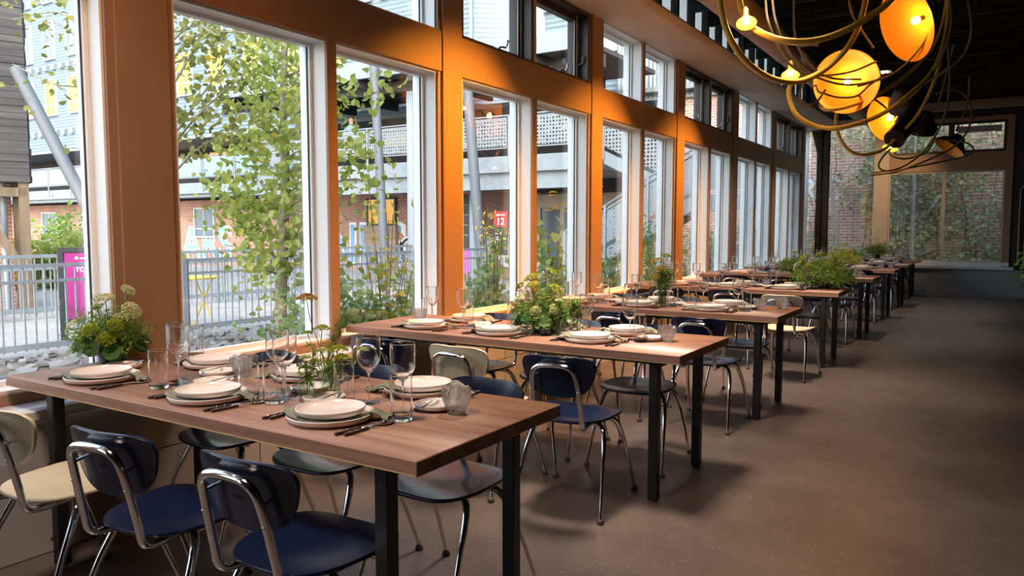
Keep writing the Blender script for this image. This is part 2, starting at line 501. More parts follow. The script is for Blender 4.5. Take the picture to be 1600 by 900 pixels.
df_ = t.nodes.new('ShaderNodeBsdfTranslucent'); df_.inputs[0].default_value = (.95, .94, .94, 1)
m1_ = t.nodes.new('ShaderNodeMixShader'); m1_.inputs[0].default_value = .5
m2_ = t.nodes.new('ShaderNodeMixShader'); m2_.inputs[0].default_value = .06
t.links.new(cl_, m1_.inputs[1]); t.links.new(gb_.outputs[0], m1_.inputs[2]); t.links.new(m1_.outputs[0], m2_.inputs[1]); t.links.new(df_.outputs[0], m2_.inputs[2])
t.links.new(m2_.outputs[0], t.nodes['Material Output'].inputs[0])
M['crystal'] = m
m, t, b = nodes('vase water')
b.inputs['Base Color'].default_value = (0.86, 0.93, 0.82, 1); b.inputs['Transmission Weight'].default_value = 1.0
b.inputs['Roughness'].default_value = 0.0; b.inputs['IOR'].default_value = 1.33
M['water'] = clear_glass('clear vase water', (0.90, 0.95, 0.86), 1.33)

# ------------------------------------------------------------------ room shell
WX = -3.5            # inner face of the window wall's posts
GX = -3.66           # glass
YE = 17.95           # end wall
POSTS = [(-2.85, -2.58), (-0.40, -0.13), (2.06, 2.335), (4.55, 4.78), (7.0, 7.25), (9.43, 9.70), (11.87, 12.13), (14.33, 14.59), (16.82, 17.08)]
Z_SILL, Z_HEAD, Z_BEAM, Z_TOP = 0.665, 2.52, 2.815, 3.50

f = MB(); f.box((-3.40, -3.4, -0.12), (6.2, 18.1, 0.0))
struct('floor', f, M['floor'], 'polished brown concrete floor with pale flecks', 'floor')

k = MB()
k.box((-3.75, -3.4, -0.12), (-3.335, YE + .1, 0.575))
k.box((-3.336, -3.4, 0.004), (-3.32, YE, 0.318)); k.box((-3.336, -3.4, 0.324), (-3.32, YE, 0.575))
wl = struct('wall_left', k, M['greyp'], 'low grey panelled wall beneath the long row of windows', 'wall')
sc = MB()
for yy in np.arange(-3.2, YE, 0.6):
    for zz in (0.06, 0.27, 0.38, 0.53): sc.ball((-3.319, yy, zz), 0.008, 8, 4, sc=(0.5, 1, 1))
sc.build('screws', M['steel'], wl)
se = MB()
for yy in np.arange(-2.2, YE, 2.44): se.box((-3.3215, yy, 0.0), (-3.3185, yy + .004, 0.575))
se.build('joints', M['gasket'], wl)
s1 = MB(); s1.box((-3.76, -3.4, 0.575), (-3.30, YE, 0.615), c=0.004)
struct('trim_1', s1, M['sill'], 'pale window ledge running along the low wall', 'window sill')
s2 = MB(); s2.box((-3.70, -3.4, 0.615), (WX, YE - .05, Z_SILL), c=0.003)
struct('trim_2', s2, M['taupe'], 'taupe bottom rail under the lower window panes', 'rail')
b1 = MB(); b1.box((-3.72, -3.4, Z_HEAD), (WX, 17.08, Z_BEAM), c=0.003)
struct('trim_3', b1, M['taupe'], 'long taupe beam between lower and upper windows', 'beam')
for i, (a, c) in enumerate(POSTS):
    p = MB(); p.box((-3.72, a, Z_SILL), (WX + .012, c, Z_TOP), c=0.003)
    p.box((-3.72, a - .035, Z_SILL), (WX - .01, c + .035, Z_HEAD)); p.box((-3.72, a - .035, Z_BEAM), (WX - .01, c + .035, Z_TOP))
    names = ['behind the camera', 'just behind the camera', 'by the first bouquet', 'behind the window end of the second table', 'by the third table',
             'before the fourth table', 'by the fourth and fifth tables', 'by the sixth table', 'at the end of the window wall']
    struct('column', p, M['taupe'], 'taupe window post ' + names[i], 'column')

ORD = ['first', 'second', 'third', 'fourth', 'fifth', 'sixth', 'seventh', 'eighth']
BAYS = [(POSTS[i][1], POSTS[i + 1][0]) for i in range(len(POSTS) - 1)]
wn = 0
def window_fixed(y0, y1, z0, z1, label, mull=True):
    global wn; wn += 1
    r = empty('window_%d' % wn, (0, 0, 0), 0, label, 'window', None, 'structure')
    y0 += .036; y1 -= .036
    fr = MB()
    fr.box((-3.74, y0, z0), (WX - .015, y0 + .012, z1)); fr.box((-3.74, y1 - .012, z0), (WX - .03, y1, z1))
    fr.box((-3.74, y0, z0), (WX - .02, y1, z0 + .012)); fr.box((-3.74, y0, z1 - .012), (WX - .02, y1, z1))
    fr.build('frame', M['alu'], r)
    ym = (y0 + y1) / 2
    if mull:
        mu = MB(); mu.box((-3.74, ym - .04, z0 + .012), (WX - .02, ym + .036, z1 - .012), 0)
        mu.box((WX - .02, ym - .042, z0), (WX, ym + .038, z1), 1)
        mu.build('mullion', [M['alu'], M['taupe']], r)
        spans = [(y0 + .012, ym - .04), (ym + .036, y1 - .012)]
    else: spans = [(y0 + .012, y1 - .012)]
    for a, c in spans:
        g = MB()
        za, zb = z0 + .012, z1 - .012
        for lo, hi in (((GX - .02, a, za), (GX + .03, a + .022, zb)), ((GX - .02, c - .022, za), (GX + .03, c, zb)),
                       ((GX - .02, a + .022, za), (GX + .03, c - .022, za + .022)), ((GX - .02, a + .022, zb - .022), (GX + .03, c - .022, zb))):
            g.box(lo, hi, 0)
        # dark glazing gasket
        for lo, hi in (((GX + .004, a + .022, za + .022), (GX + .012, a + .028, zb - .022)), ((GX + .004, c - .028, za + .022), (GX + .012, c - .022, zb - .022))):
            g.box(lo, hi, 1)
        g.build('sash', [M['alu'], M['gasket']], r)
        q = MB(); q.box((GX - .004, a + .02, za + .02), (GX + .004, c - .02, zb - .02))
        q.build('pane', M['pane'], r)
    return r
def window_casement(y0, y1, z0, z1, label):
    global wn; wn += 1
    r = empty('window_%d' % wn, (0, 0, 0), 0, label, 'window', None, 'structure')
    y0 += .036; y1 -= .036; ym = (y0 + y1) / 2
    fr = MB()
    fr.box((-3.74, y0, z0), (WX - .01, y0 + .02, z1)); fr.box((-3.74, y1 - .03, z0), (WX - .01, y1, z1))
    fr.box((-3.74, y0, z0), (WX - .01, y1, z0 + .02)); fr.box((-3.74, y0, z1 - .03), (WX - .01, y1, z1))
    fr.build('frame', M['bronze'], r)
    mu = MB(); mu.box((-3.74, ym - .05, z0 + .02), (WX - .01, ym - .012, z1 - .03), 0); mu.box((-3.72, ym - .012, z0 + .02), (WX - .005, ym + .03, z1 - .03), 1)
    mu.build('mullion', [M['bronze'], M['cream']], r)
    for a, c in ((y0 + .02, ym - .05), (ym + .03, y1 - .07)):
        g = MB(); za, zb = z0 + .02, z1 - .03; wd = .05
        for lo, hi in (((GX - .03, a, za), (GX + .045, a + wd, zb)), ((GX - .03, c - wd, za), (GX + .045, c, zb)),
                       ((GX - .03, a + wd, za), (GX + .045, c - wd, za + wd)), ((GX - .03, a + wd, zb - wd), (GX + .045, c - wd, zb))):
            g.box(lo, hi, 0)
        g.box((GX + .045, c - wd - .008, za + wd), (GX + .05, c - wd, zb - wd), 1)
        g.box((GX + .045, c - .022, za), (GX + .062, c - .014, zb), 1)
        sa = g.build('sash', [M['bronze'], M['alu']], r)
        q = MB(); q.box((GX - .004, a + wd - .004, za + wd - .004), (GX + .004, c - wd + .004, zb - wd + .004))
        q.build('pane', M['pane'], sa)
        h = MB(); yc = (a + c) / 2 + .1
        h.tube(spline([(GX + .05, yc, za + .03), (GX + .09, yc + .02, za + .05), (GX + .10, yc + .07, za + .055), (GX + .10, yc + .10, za + .10)], 4), .009, 8)
        h.ball((GX + .05, yc, za + .03), .018, 8, 6); h.ball((GX + .10, yc + .10, za + .11), .013, 8, 6)
        h.build('crank', M['steel'], sa)
        l = MB()
        l.tube(spline([(GX + .05, c + .012, za + .16), (GX + .10, c + .012, za + .18), (GX + .11, c + .012, za + .25)], 4), .009, 8)
        l.build('latch', M['steel'], r)
    return r
wher = ['behind the camera', 'beside the first table and the magenta sign', 'showing the tree trunk and the yellow table', 'showing the number twelve sign', 'showing the outdoor stairs',
        'showing the stair landing', 'after the stair landing', 'last before the corner']
for i, (a, c) in enumerate(BAYS):
    window_fixed(a, c, Z_SILL, Z_HEAD, 'tall white framed lower window ' + wher[i], mull=True)
for i, (a, c) in enumerate(BAYS):
    if i in (3, 5, 7): window_casement(a, c, Z_BEAM, Z_TOP, 'pair of dark crank casements above the window ' + wher[i])
    else: window_fixed(a, c, Z_BEAM, Z_TOP, 'white framed upper pane above the window ' + wher[i])

# bulkhead: a shallow ledge with a rounded nose, turning the corner at the far end
prof = [(-3.80, Z_TOP), (-2.98, Z_TOP), (-2.93, Z_TOP + .02), (-2.905, Z_TOP + .06), (-2.93, Z_TOP + .10), (-2.98, Z_TOP + .12), (-3.80, Z_TOP + .12)]
bk = MB(); bk.prism([(x, -3.4, z) for x, z in prof], (0, 20.7, 0))
bk.box((-3.8, 17.27, Z_TOP), (-1.95, 17.36, Z_TOP + .12))
bk.box((-3.8, 17.36, Z_TOP + .0), (-2.9, YE, Z_TOP + .12))
struct('trim_4', bk, M['cream'], 'cream bulkhead ledge above the upper windows', 'bulkhead', smooth=50)
# clerestory over the bulkhead: pale translucent strips between dark studs
cl = empty('window_30', (0, 0, 0), 0, 'clerestory of pale upright strips above the bulkhead', 'window', None, 'structure')
q = MB(); q.box((-3.78, -3.4, 3.62), (-3.70, YE, 3.72)); q.box((-3.78, -3.4, 4.62), (-3.70, YE, 4.72))
for yy in np.arange(-3.2, YE, 0.62): q.box((-3.80, yy, 3.72), (-3.66, yy + .07, 4.62))
q.build('frame', M['joist'], cl)
frost = pr('frosted strip', (0.85, 0.86, 0.84), 0.6)
ft = frost.node_tree; fb = ft.nodes['Principled BSDF']
ftl = ft.nodes.new('ShaderNodeBsdfTranslucent'); ftl.inputs[0].default_value = (.85, .87, .85, 1)
fmx = ft.nodes.new('ShaderNodeMixShader'); fmx.inputs[0].default_value = .7
ft.links.new(fb.outputs[0], fmx.inputs[1]); ft.links.new(ftl.outputs[0], fmx.inputs[2]); ft.links.new(fmx.outputs[0], ft.nodes['Material Output'].inputs[0])
q = MB()
for yy in np.arange(-3.2, YE - .6, 0.62):
    for kx in range(3): q.box((-3.76, yy + .08 + kx * .18, 3.72), (-3.75, yy + .24 + kx * .18, 4.62))
q.build('blind', frost, cl)

c = MB(); c.box((-3.9, -3.5, 4.72), (6.3, 18.1, 4.85))
struct('ceiling', c, M['ceil'], 'very dark open ceiling deck over the joists', 'ceiling')
def joist(lo, hi, label, name='beam', mat='joist'):
    mb = MB(); mb.box(lo, hi, c=.004); struct(name, mb, M[mat], label, 'beam')
j = MB()
for i, yy in enumerate(np.arange(0.2, 17.2, 0.85)):
    j.box((-3.7, yy, 4.34), (6.1, yy + .06, 4.58))
    j.bar((-3.7 + 1.0, yy + .03, 4.05), (6.1, yy + .03, 4.05), .05, .05)
    for xx in np.arange(-2.2, 6, 0.9):
        j.bar((xx, yy + .03, 4.06), (xx + .45, yy + .03, 4.36), .028, .028); j.bar((xx + .45, yy + .03, 4.36), (xx + .9, yy + .03, 4.06), .028, .028)
struct('ceiling_joists', j, M['joist'], 'rows of blackened truss joists across the dark ceiling', 'joists')
joist((-2.9, -3.3, 4.58), (-2.7, 17.5, 4.72), 'long black girder over the bulkhead edge')
joist((0.6, -3.3, 4.58), (0.8, 17.5, 4.72), 'long black girder over the aisle')
joist((-2.3, 17.55, 3.72), (5.9, 17.78, 3.88), 'pale timber beam over the end wall windows', mat='oldwood')

# end wall: knee wall, posts, two big panes, two small upper panes
e = MB()
e.box((-3.75, YE, -0.1), (6.2, YE + .16, 0.56))
e.box((-3.75, YE - .012, 0.0), (0.52, YE, 0.10)); e.box((-3.75, YE - .012, 0.105), (-1.18, YE, 0.56)); e.box((-1.175, YE - .012, 0.105), (0.52, YE, 0.56))
e.box((0.20, YE, 0.56), (6.2, YE + .16, 4.85), 1)
e.box((-3.75, YE, 3.60), (0.2, YE + .16, 4.85), 1)
struct('wall_back', e, [M['greyp'], M['darkwall']], 'end wall with low grey panelling and dark brown upper part', 'wall')
t5 = MB(); t5.box((-3.6, YE - .10, 0.56), (0.30, YE + .16, 0.62), c=.004); t5.box((-1.95, YE - .03, 0.62), (0.22, YE + .16, 0.70), c=.004)
struct('trim_5', t5, M['alu'], 'pale sill under the end wall windows', 'window sill')
p = MB(); p.box((-2.26, YE - .03, 0.62), (-1.97, YE + .16, 3.60), c=.004)
struct('column', p, M['cream'], 'cream post between the corner glass and end wall windows', 'column')
p = MB(); p.box((0.09, YE - .03, 0.70), (0.22, YE + .16, 3.6), c=.004)
p.box((-1.97, YE - .03, 2.54), (0.09, YE + .16, 2.90), c=.004)
p.box((-1.97, YE - .02, 3.52), (0.09, YE + .16, 3.6), c=.004)
struct('trim_6', p, M['taupe'], 'taupe trim boards around the end wall windows', 'trim')
def end_window(x0, x1, z0, z1, label, n, mats=('cream', 'cream'), fw=.04):
    r = empty('window_%d' % n, (0, 0, 0), 0, label, 'window', None, 'structure')
    fr = MB()
    for lo, hi in (((x0, YE, z0), (x0 + fw, YE + .10, z1)), ((x1 - fw, YE, z0), (x1, YE + .10, z1)), ((x0 + fw, YE, z0), (x1 - fw, YE + .10, z0 + fw)), ((x0 + fw, YE, z1 - fw), (x1 - fw, YE + .10, z1))):
        fr.box(lo, hi)
    fr.build('frame', M[mats[0]], r)
    q = MB(); q.box((x0 + fw - .005, YE + .05, z0 + fw - .005), (x1 - fw + .005, YE + .058, z1 - fw + .005)); q.build('pane', M['pane'], r)
    return r
r = end_window(-1.97, -0.955, 0.70, 2.54, 'big end wall window with a pale tree behind it', 31, fw=.03)
r = end_window(-0.955, 0.09, 0.70, 2.54, 'big end wall window showing more of the bare brick', 32, fw=.03)
r = end_window(-1.90, -0.86, 2.90, 3.52, 'small upper end wall window behind the hanging lamps', 33, mats=('bronze',), fw=.05)
r = end_window(-0.86, 0.09, 2.90, 3.52, 'small upper end wall window with a grey blind', 34, mats=('bronze',), fw=.05)
bl = MB(); bl.box((-.76, YE + .02, 3.30), (0.0, YE + .04, 3.42)); bl.build('blind', M['greyp'], r)
# frameless corner glass
r = empty('window_35', (0, 0, 0), 0, 'corner glass beside the rusty steel post', 'window', None, 'structure')
q = MB(); q.box((-3.62, YE + .02, 0.62), (-2.26, YE + .03, 3.60)); q.build('pane', M['pane'], r)
q = MB(); q.box((-3.64, 17.08, 0.62), (-3.63, YE + .02, 3.50)); q.build('pane', M['pane'], r)
q = MB(); q.box((-3.66, YE, 0.60), (-3.60, YE + .06, 3.60)); q.box((-3.6, YE, 0.60), (-2.26, YE + .06, 0.66)); q.build('frame', M['alu'], r)
# rusty steel corner post
rust = pr('rusty dark steel', (0.050, 0.033, 0.027), 0.6, 0.2, var=0.5, vscale=9)
p = MB()
x0, x1, yy = -3.36, -3.13, 17.62
p.box((x0, yy, 0.62), (x1, yy + .02, 3.5)); p.box((x0, yy + .20, 0.62), (x1, yy + .22, 3.5)); p.box(((x0 + x1) / 2 - .01, yy, 0.62), ((x0 + x1) / 2 + .01, yy + .2, 3.5))
p.prism([(x0 - .14, yy + .08, 3.5), (x0, yy + .08, 3.5), (x0, yy + .08, 2.95)], (0, .03, 0))
struct('column', p, rust, 'rusty dark steel corner post with bracket', 'column')

o = MB()
o.box((6.1, -3.5, 0), (6.25, 18.1, 4.8)); struct('wall_right', o, M['darkwall'], 'dark wall on the aisle side', 'wall')
o = MB(); o.box((-3.9, -3.5, 0), (6.25, -3.4, 4.8)); struct('wall_front', o, M['darkwall'], 'dark wall behind the camera', 'wall')

# round duct along the ceiling above the tables
d = empty('air_duct', (-2.45, 9, 3.72), 0, 'long round painted air duct hung under the dark joists', 'duct')
q = MB(); q.tube([(0, -7.5, 0), (0, 7.9, 0)], .17, 28); q.build('pipe', M['duct'], d)
for yy in np.arange(-6.5, 7.9, 1.6):
    q = MB(); q.tube([(0, yy, 0), (0, yy + .05, 0)], .178, 28); q.build('joint_band', M['duct'], d)
for yy in np.arange(-5.8, 7.5, 2.4):
    q = MB(); q.bar((0, yy, .16), (0, yy, .62), .02, .02); q.build('hanger', M['joist'], d)
for yy in (-2.6, 1.4, 4.2, 6.0):
    q = MB(); q.tube([(0.12, yy, .02), (.42, yy + .02, .02)], .05, 16); q.tube([(.40, yy + .02, .02), (.44, yy + .02, .02)], .062, 16); q.build('outlet', M['duct'], d)
# thin pipes and conduit on the end wall
d = empty('conduit', (0.36, YE - .075, 0.66), 0, 'thin metal conduit loop rising from the outlet boxes at the end wall', 'conduit')
q = MB()
q.tube(spline([(0, 0, 0), (0, 0, 1.35), (.02, 0, 1.5), (.10, 0, 1.56), (.30, 0, 1.57)], 5), .012, 8)
q.tube(spline([(.10, 0, 0), (.10, 0, 1.1)], 3), .012, 8)
q.tube([(.16, 0.01, 1.3), (.16, 0.01, 3.2)], .010, 8)
q.tube(spline([(-.25, -.02, -.02), (-.1, -.02, -.05), (0, 0, -.02)], 4), .010, 8)
q.build('pipe', M['duct'], d)
q = MB(); q.box((-.05, -.02, -.08), (.05, .06, 0), c=.004); q.build('box', M['black'], d)
q = MB(); q.box((.08, -.02, -.07), (.22, .06, .0), c=.004); q.build('box', M['alu'], d)

# ------------------------------------------------------------------ tables and chairs
TX0, TX1 = -3.485, -1.265
TY = [1.525, 3.505, 5.45, 7.88, 10.3, 12.6, 14.7, 16.72]
TD = 0.785
TZ = 0.75
TNAME = ['first', 'second', 'third', 'fourth', 'fifth', 'sixth', 'seventh', 'eighth']
TLAB = ['walnut topped table at the front, its magenta sign side bouquet at the window end',
        'walnut topped table with one cream chair on its camera side',
        'walnut topped table with the tall yellow flowers in a glass vase',
        'walnut topped table carrying the big fern bouquet at its aisle end',
        'walnut topped table, fifth along the row, just past the big fern bouquet',
        'walnut topped table, sixth along the row', 'walnut topped table, seventh along the row', 'walnut topped table, last along the row by the end wall']
M['rawedge'] = pr('raw board edge', (0.62, 0.44, 0.20), 0.7)
def make_table():
    r = empty('dining_table')
    W = TX1 - TX0
    t = MB(); t.box((0, 0, TZ - .044), (W, TD, TZ), c=.0025); t.build('tabletop', M['wood'], r)
    a = MB(); z1 = TZ - .044
    a.box((.20, .11, z1 - .03), (W - .18, .14, z1)); a.box((.20, TD - .14, z1 - .03), (W - .18, TD - .11, z1))
    a.box((.30, .012, z1 - .03), (.34, TD - .08, z1 - .002)); a.box((W - .16, .012, z1 - .03), (W - .12, TD - .08, z1 - .002))
    a.build('underframe', M['black'], r)
    e = MB(); e.box((.004, -.0006, z1 + .001), (W - .004, .004, z1 + .0045)); e.build('raw_edge', M['rawedge'], r)
    for x in (.30, W - .165):
        for y in (0.012, TD - .125):
            l = MB(); l.box((x, y, 0.006), (x + .048, y + .048, z1 - .002), c=.003); l.box((x + .008, y + .008, 0), (x + .04, y + .04, .008))
            l.build('leg', M['black'], r)
    return r
tp = make_table()
TABLES = []
for i in range(8):
    o = tp if i == 0 else copy_tree(tp)
    o.location = (TX0, TY[i], 0)
    tag(o, TLAB[i], 'table', 'walnut dining tables in a row')
    TABLES.append(o)

def shell(outline, dish, thick, rings=9):
    "closed moulded shell: outline(angle)->(x,y), dish(x,y,k)->z of its upper face"
    n = 44; mb = MB(); v = []; rows = []
    ks = [0.001] + [math.sin(PI / 2 * (i / rings)) for i in range(1, rings + 1)]
    top = [[(*[q * k for q in outline(2 * PI * a / n)],) for a in range(n)] for k in ks]
    T = [[(x, y, dish(x, y, ks[i])) for (x, y) in row] for i, row in enumerate(top)]
    rim = [(x * 1.012, y * 1.012, z - thick * .45) for (x, y, z) in T[-1]]
    rim2 = [(x * 1.004, y * 1.004, z - thick * 1.0) for (x, y, z) in T[-1]]
    B = [[(x * .985, y * .985, z - thick * (1.0 if i < len(T) - 1 else 1.1)) for (x, y, z) in row] for i, row in enumerate(T)]
    mb.grid(T[::1] + [rim, rim2] + B[::-1], close=True)
    return mb
def sgnp(c, p): return math.copysign(abs(c) ** p, c)
def seat_out(a):
    x, y = math.cos(a), math.sin(a)
    X = .205 * sgnp(x, .62); Yy = .205 * sgnp(y, .66)
    return X * (1 + .10 * Yy / .205), Yy
def seat_dish(x, y, k):
    z = .452 - .016 * math.exp(-((x / .13) ** 2 + ((y + .04) / .13) ** 2))
    if y > .12: z -= .55 * (y - .12) ** 1.7
    z += .006 * abs(x / .2) ** 3
    return z
def back_out(a):
    x, y = math.cos(a), math.sin(a)
    X = .180 * sgnp(x, .58); Yy = .102 * sgnp(y, .70)
    return X * (1 + .16 * Yy / .1), Yy
def chair_meshes():
    seat = shell(seat_out, seat_dish, .012).mesh('seat', M['navy'], 60)
    bk = shell(back_out, lambda x, y, k: .0 + 1.25 * x * x + .004, .011)
    T = Matrix.Translation((0, -.262, .672)) @ Matrix(((1, 0, 0), (0, math.sin(math.radians(-13)), math.cos(math.radians(13))), (0, math.cos(math.radians(13)), math.sin(math.radians(13))))).to_4x4()
    bk.v = [tuple(T @ Vector(v)) for v in bk.v]
    bk.f = [tuple(reversed(q)) for q in bk.f]
    back = bk.mesh('backrest', M['navy'], 60)
    fr = MB()
    zb = .425
    pts = [(.085, .13, zb), (.10, .0, zb), (.115, -.17, zb - .004), (.122, -.232, zb + .012), (.122, -.250, zb + .075), (.117, -.274, .61), (.108, -.292, .685), (.088, -.300, .716), (.045, -.303, .730)]
    full = pts + [(-x, y, z) for x, y, z in reversed(pts)]
    fr.tube(spline(full, 5), .0125, 10)
    for yy in (.06, -.06): fr.bar((-.16, yy, zb + .002), (.16, yy, zb + .002), .03, .012)
    for sx in (-1, 1): fr.ball((sx * .119, -.282, .61), .007, 6, 4); fr.tube([(sx * .114, -.284, .665), (sx * .112, -.250, .672)], .005, 6)
    frame = fr.mesh('back_frame', M['chrome'], 60)
    legs = []
    for sy in (1, -1):
        for sx in (-1, 1):
            l = MB()
            P = spline([(sx * .06, sy * .045, zb - .006), (sx * .13, sy * .07, zb - .006), (sx * .172, sy * .095, zb - .022), (sx * .192, sy * .13, zb - .085), (sx * .205, sy * .175, .25), (sx * .225, sy * .262, .022)], 6)
            n = len(P); R = [.0135 if i < n * .6 else .0135 - .0055 * (i - n * .6) / (n * .4) for i in range(n)]
            l.tube(P, R, 10, 0)
            c = P[-1]
            l.lathe([(0, .0), (.016, .0), (.018, .006), (.014, .016), (.010, .024), (0, .026)], 12, 1, (c.x, c.y, 0))
            legs.append(l.mesh('leg', [M['chrome'], M['rubber']], 60))
    em = MB()
    E = Matrix.Translation((.0, -.2735, .674)) @ Euler((math.radians(90 - 13), 0, 0)).to_matrix().to_4x4()
    ring = [(.021 * math.cos(2 * PI * i / 24), .021 * math.sin(2 * PI * i / 24), -.006) for i in range(24)]
    em.tube([E @ Vector(p) for p in ring], .0013, 6, closed=True)
    em.tube([E @ Vector(p) for p in spline([(-.011, -.006, -.006), (-.006, .007, -.006), (0, -.004, -.006), (.006, .007, -.006), (.011, -.006, -.006)], 4)], .0012, 6)
    emb = em.mesh('emblem', M['navy'], 60)
    return seat, back, frame, legs, emb
SEAT, BACK, FRAME, LEGS, EMB = chair_meshes()
def recolor(me, a):
    c = me.copy(); c.materials.clear(); c.materials.append(a); return c
CSEAT, CBACK, CEMB = (recolor(q, M['creamp']) for q in (SEAT, BACK, EMB))
CH_PROTO = {}
def chair(x, y, rz, color, label, group):
    if color not in CH_PROTO:
        r = empty('dining_chair')
        s, b_, e_ = (SEAT, BACK, EMB) if color == 'navy' else (CSEAT, CBACK, CEMB)
        link('seat', s, r); bo = link('backrest', b_, r); link('emblem', e_, bo); link('back_frame', FRAME, r)
        for l in LEGS: link('leg', l, r)
        CH_PROTO[color] = r
    else: r = copy_tree(CH_PROTO[color])
    r.location = (x, y, 0); r.rotation_euler = (0, 0, rz)
    return tag(r, label, 'chair', group)
# (table, side, x, centre y relative to the table's edge, turn, colour)
D = math.radians
near = {0: [(-2.82, -.085, D(4), 'cream'), (-2.225, -.05, D(6), 'navy'), (-1.65, -.005, D(1), 'navy')],
        1: [(-2.86, -.17, D(2), 'navy'), (-2.30, -.16, D(-1), 'cream'), (-1.745, -.155, D(6), 'navy')],
        2: [(-2.86, -.18, D(1), 'navy'), (-2.30, -.20, D(-3), 'navy'), (-1.68, -.23, D(0), 'navy')],
        3: [(-2.86, -.18, 0, 'navy'), (-2.24, -.20, D(4), 'navy'), (-1.60, -.56, D(-4), 'cream')]}
far = {0: [(-2.86, -.13, D(178), 'navy'), (-2.24, -.13, D(182), 'navy'), (-1.68, -.12, D(177), 'navy')],
       1: [(-2.90, -.12, D(180), 'navy'), (-2.30, -.13, D(178), 'navy'), (-1.74, -.14, D(183), 'navy')],
       2: [(-2.86, -.10, D(180), 'navy'), (-2.30, -.09, D(182), 'navy'), (-1.70, -.10, D(179), 'navy')],
       3: [(-2.86, -.10, D(180), 'navy'), (-2.30, -.10, D(182), 'navy'), (-1.70, -.10, D(179), 'navy')]}
posn = ['at the window end', 'in the middle', 'at the aisle end']
for i in range(8):
    for side, tab in (('camera side', near), ('far side', far)):
        lst = tab.get(i) or [(-2.86, (-.2 if side[0] == 'c' else -.08), 0 if side[0] == 'c' else PI, 'navy'), (-2.28, (-.2 if side[0] == 'c' else -.08), D(3) + (0 if side[0] == 'c' else PI), 'navy'),
                             (-1.66, (-.38 if side[0] == 'c' and i == 4 else -.22 if side[0] == 'c' else -.08), D(-4) + (0 if side[0] == 'c' else PI), 'navy')]
        for kx, (x, dy, rz, colr) in enumerate(lst):
            y = TY[i] + dy if side[0] == 'c' else TY[i] + TD + dy
            chair(x, y, rz, 'navy' if colr == 'navy' else 'cream',
                  '%s plastic chrome chair %s, %s of the %s table' % (colr, posn[kx], side, TNAME[i]), 'chairs at the %s table' % TNAME[i])

# ------------------------------------------------------------------ tableware
def dish(r, h, floor_r, wall=.006, foot=.55):
    p = [(0, .004), (r * foot, .004), (r * foot + .002, 0), (r * foot + .008, 0), (r * foot + .010, .003), (floor_r, .004), (r * .95, h * .35), (r, h * .85), (r - .001, h), (r - wall * .7, h + .0005), (r - wall, h * .85), (floor_r - .004, .0095), (floor_r * .7, .0085), (0, .0085)]
    return MB().lathe(p, 48)
PLATE_L = dish(.140, .024, .118).mesh('dinner_plate', M['plate'], 50)
PLATE_U = dish(.112, .025, .094).mesh('entree_plate', M['plate'], 50)
PLATE_S = dish(.076, .022, .058).mesh('side_plate', M['plate'], 50)

def napkin_mesh(seed, pts, w0):
    rnd = random.Random(seed)
    C = spline(pts, 7); rows = []; m = len(C); nc = 11
    ph = rnd.random() * 6
    for i, c in enumerate(C):
        a = C[max(0, i - 1)]; b = C[min(m - 1, i + 1)]
        t = (b - a); t.z = 0; t.normalize(); s_ = Vector((-t.y, t.x, 0))
        u = i / (m - 1); end = abs(2 * u - 1) ** 2.2
        rr = math.hypot(c.x, c.y)
        row = []
        for j in range(nc):
            q = j / (nc - 1) * 2 - 1
            wv = w0 * (1 + .35 * end * math.sin(ph + 5 * u)) * (1 + .1 * math.sin(7 * u + ph))
            p = c + s_ * (q * wv)
            amp = .0012 + .0085 * end
            z = amp * math.sin(q * 7 + ph + 3 * u) + amp * .6 * math.sin(q * 13 + 2 * ph)
            r2 = math.hypot(p.x, p.y)
            base = .0125 if r2 < .112 else .0125 + (min(r2, .140) - .112) / .028 * .018
            if r2 > .140: base = .0305 - min(.022, (r2 - .14) * .55)
            if r2 < .118: z = max(-.001, min(z, .001)) if r2 < .10 else z * .5
            row.append((p.x, p.y, base + max(z, -.0035) + .003))
        rows.append(row)
    mb = MB(); mb.grid(rows)
    mb.grid([[(x, y, z - .0022) for x, y, z in r] for r in rows[::-1]])
    e = [rows[0], [(x, y, z - .0022) for x, y, z in rows[0]]]; mb.grid(e)
    e = [rows[-1], [(x, y, z - .0022) for x, y, z in rows[-1]]]; mb.grid(e)
    for jj in (0, nc - 1): mb.grid([[r[jj] for r in rows], [(r[jj][0], r[jj][1], r[jj][2] - .0022) for r in rows]])
    return mb.mesh('napkin', M['napkin'], 70)
NAPS = [napkin_mesh(1, [(-.195, .0, 0), (-.14, -.045, 0), (-.06, -.088, 0), (.02, -.092, 0), (.06, -.02, 0), (.10, .05, 0), (.15, .075, 0), (.185, .065, 0)], .030),
        napkin_mesh(2, [(-.180, -.03, 0), (-.13, -.06, 0), (-.05, -.098, 0), (.03, -.098, 0), (.07, -.03, 0), (.10, .03, 0), (.15, .06, 0), (.18, .06, 0)], .026),
        napkin_mesh(3, [(-.185, .03, 0), (-.14, -.02, 0), (-.07, -.085, 0), (0, -.105, 0), (.06, -.07, 0), (.08, .02, 0), (.13, .085, 0), (.17, .10, 0)], .032)]

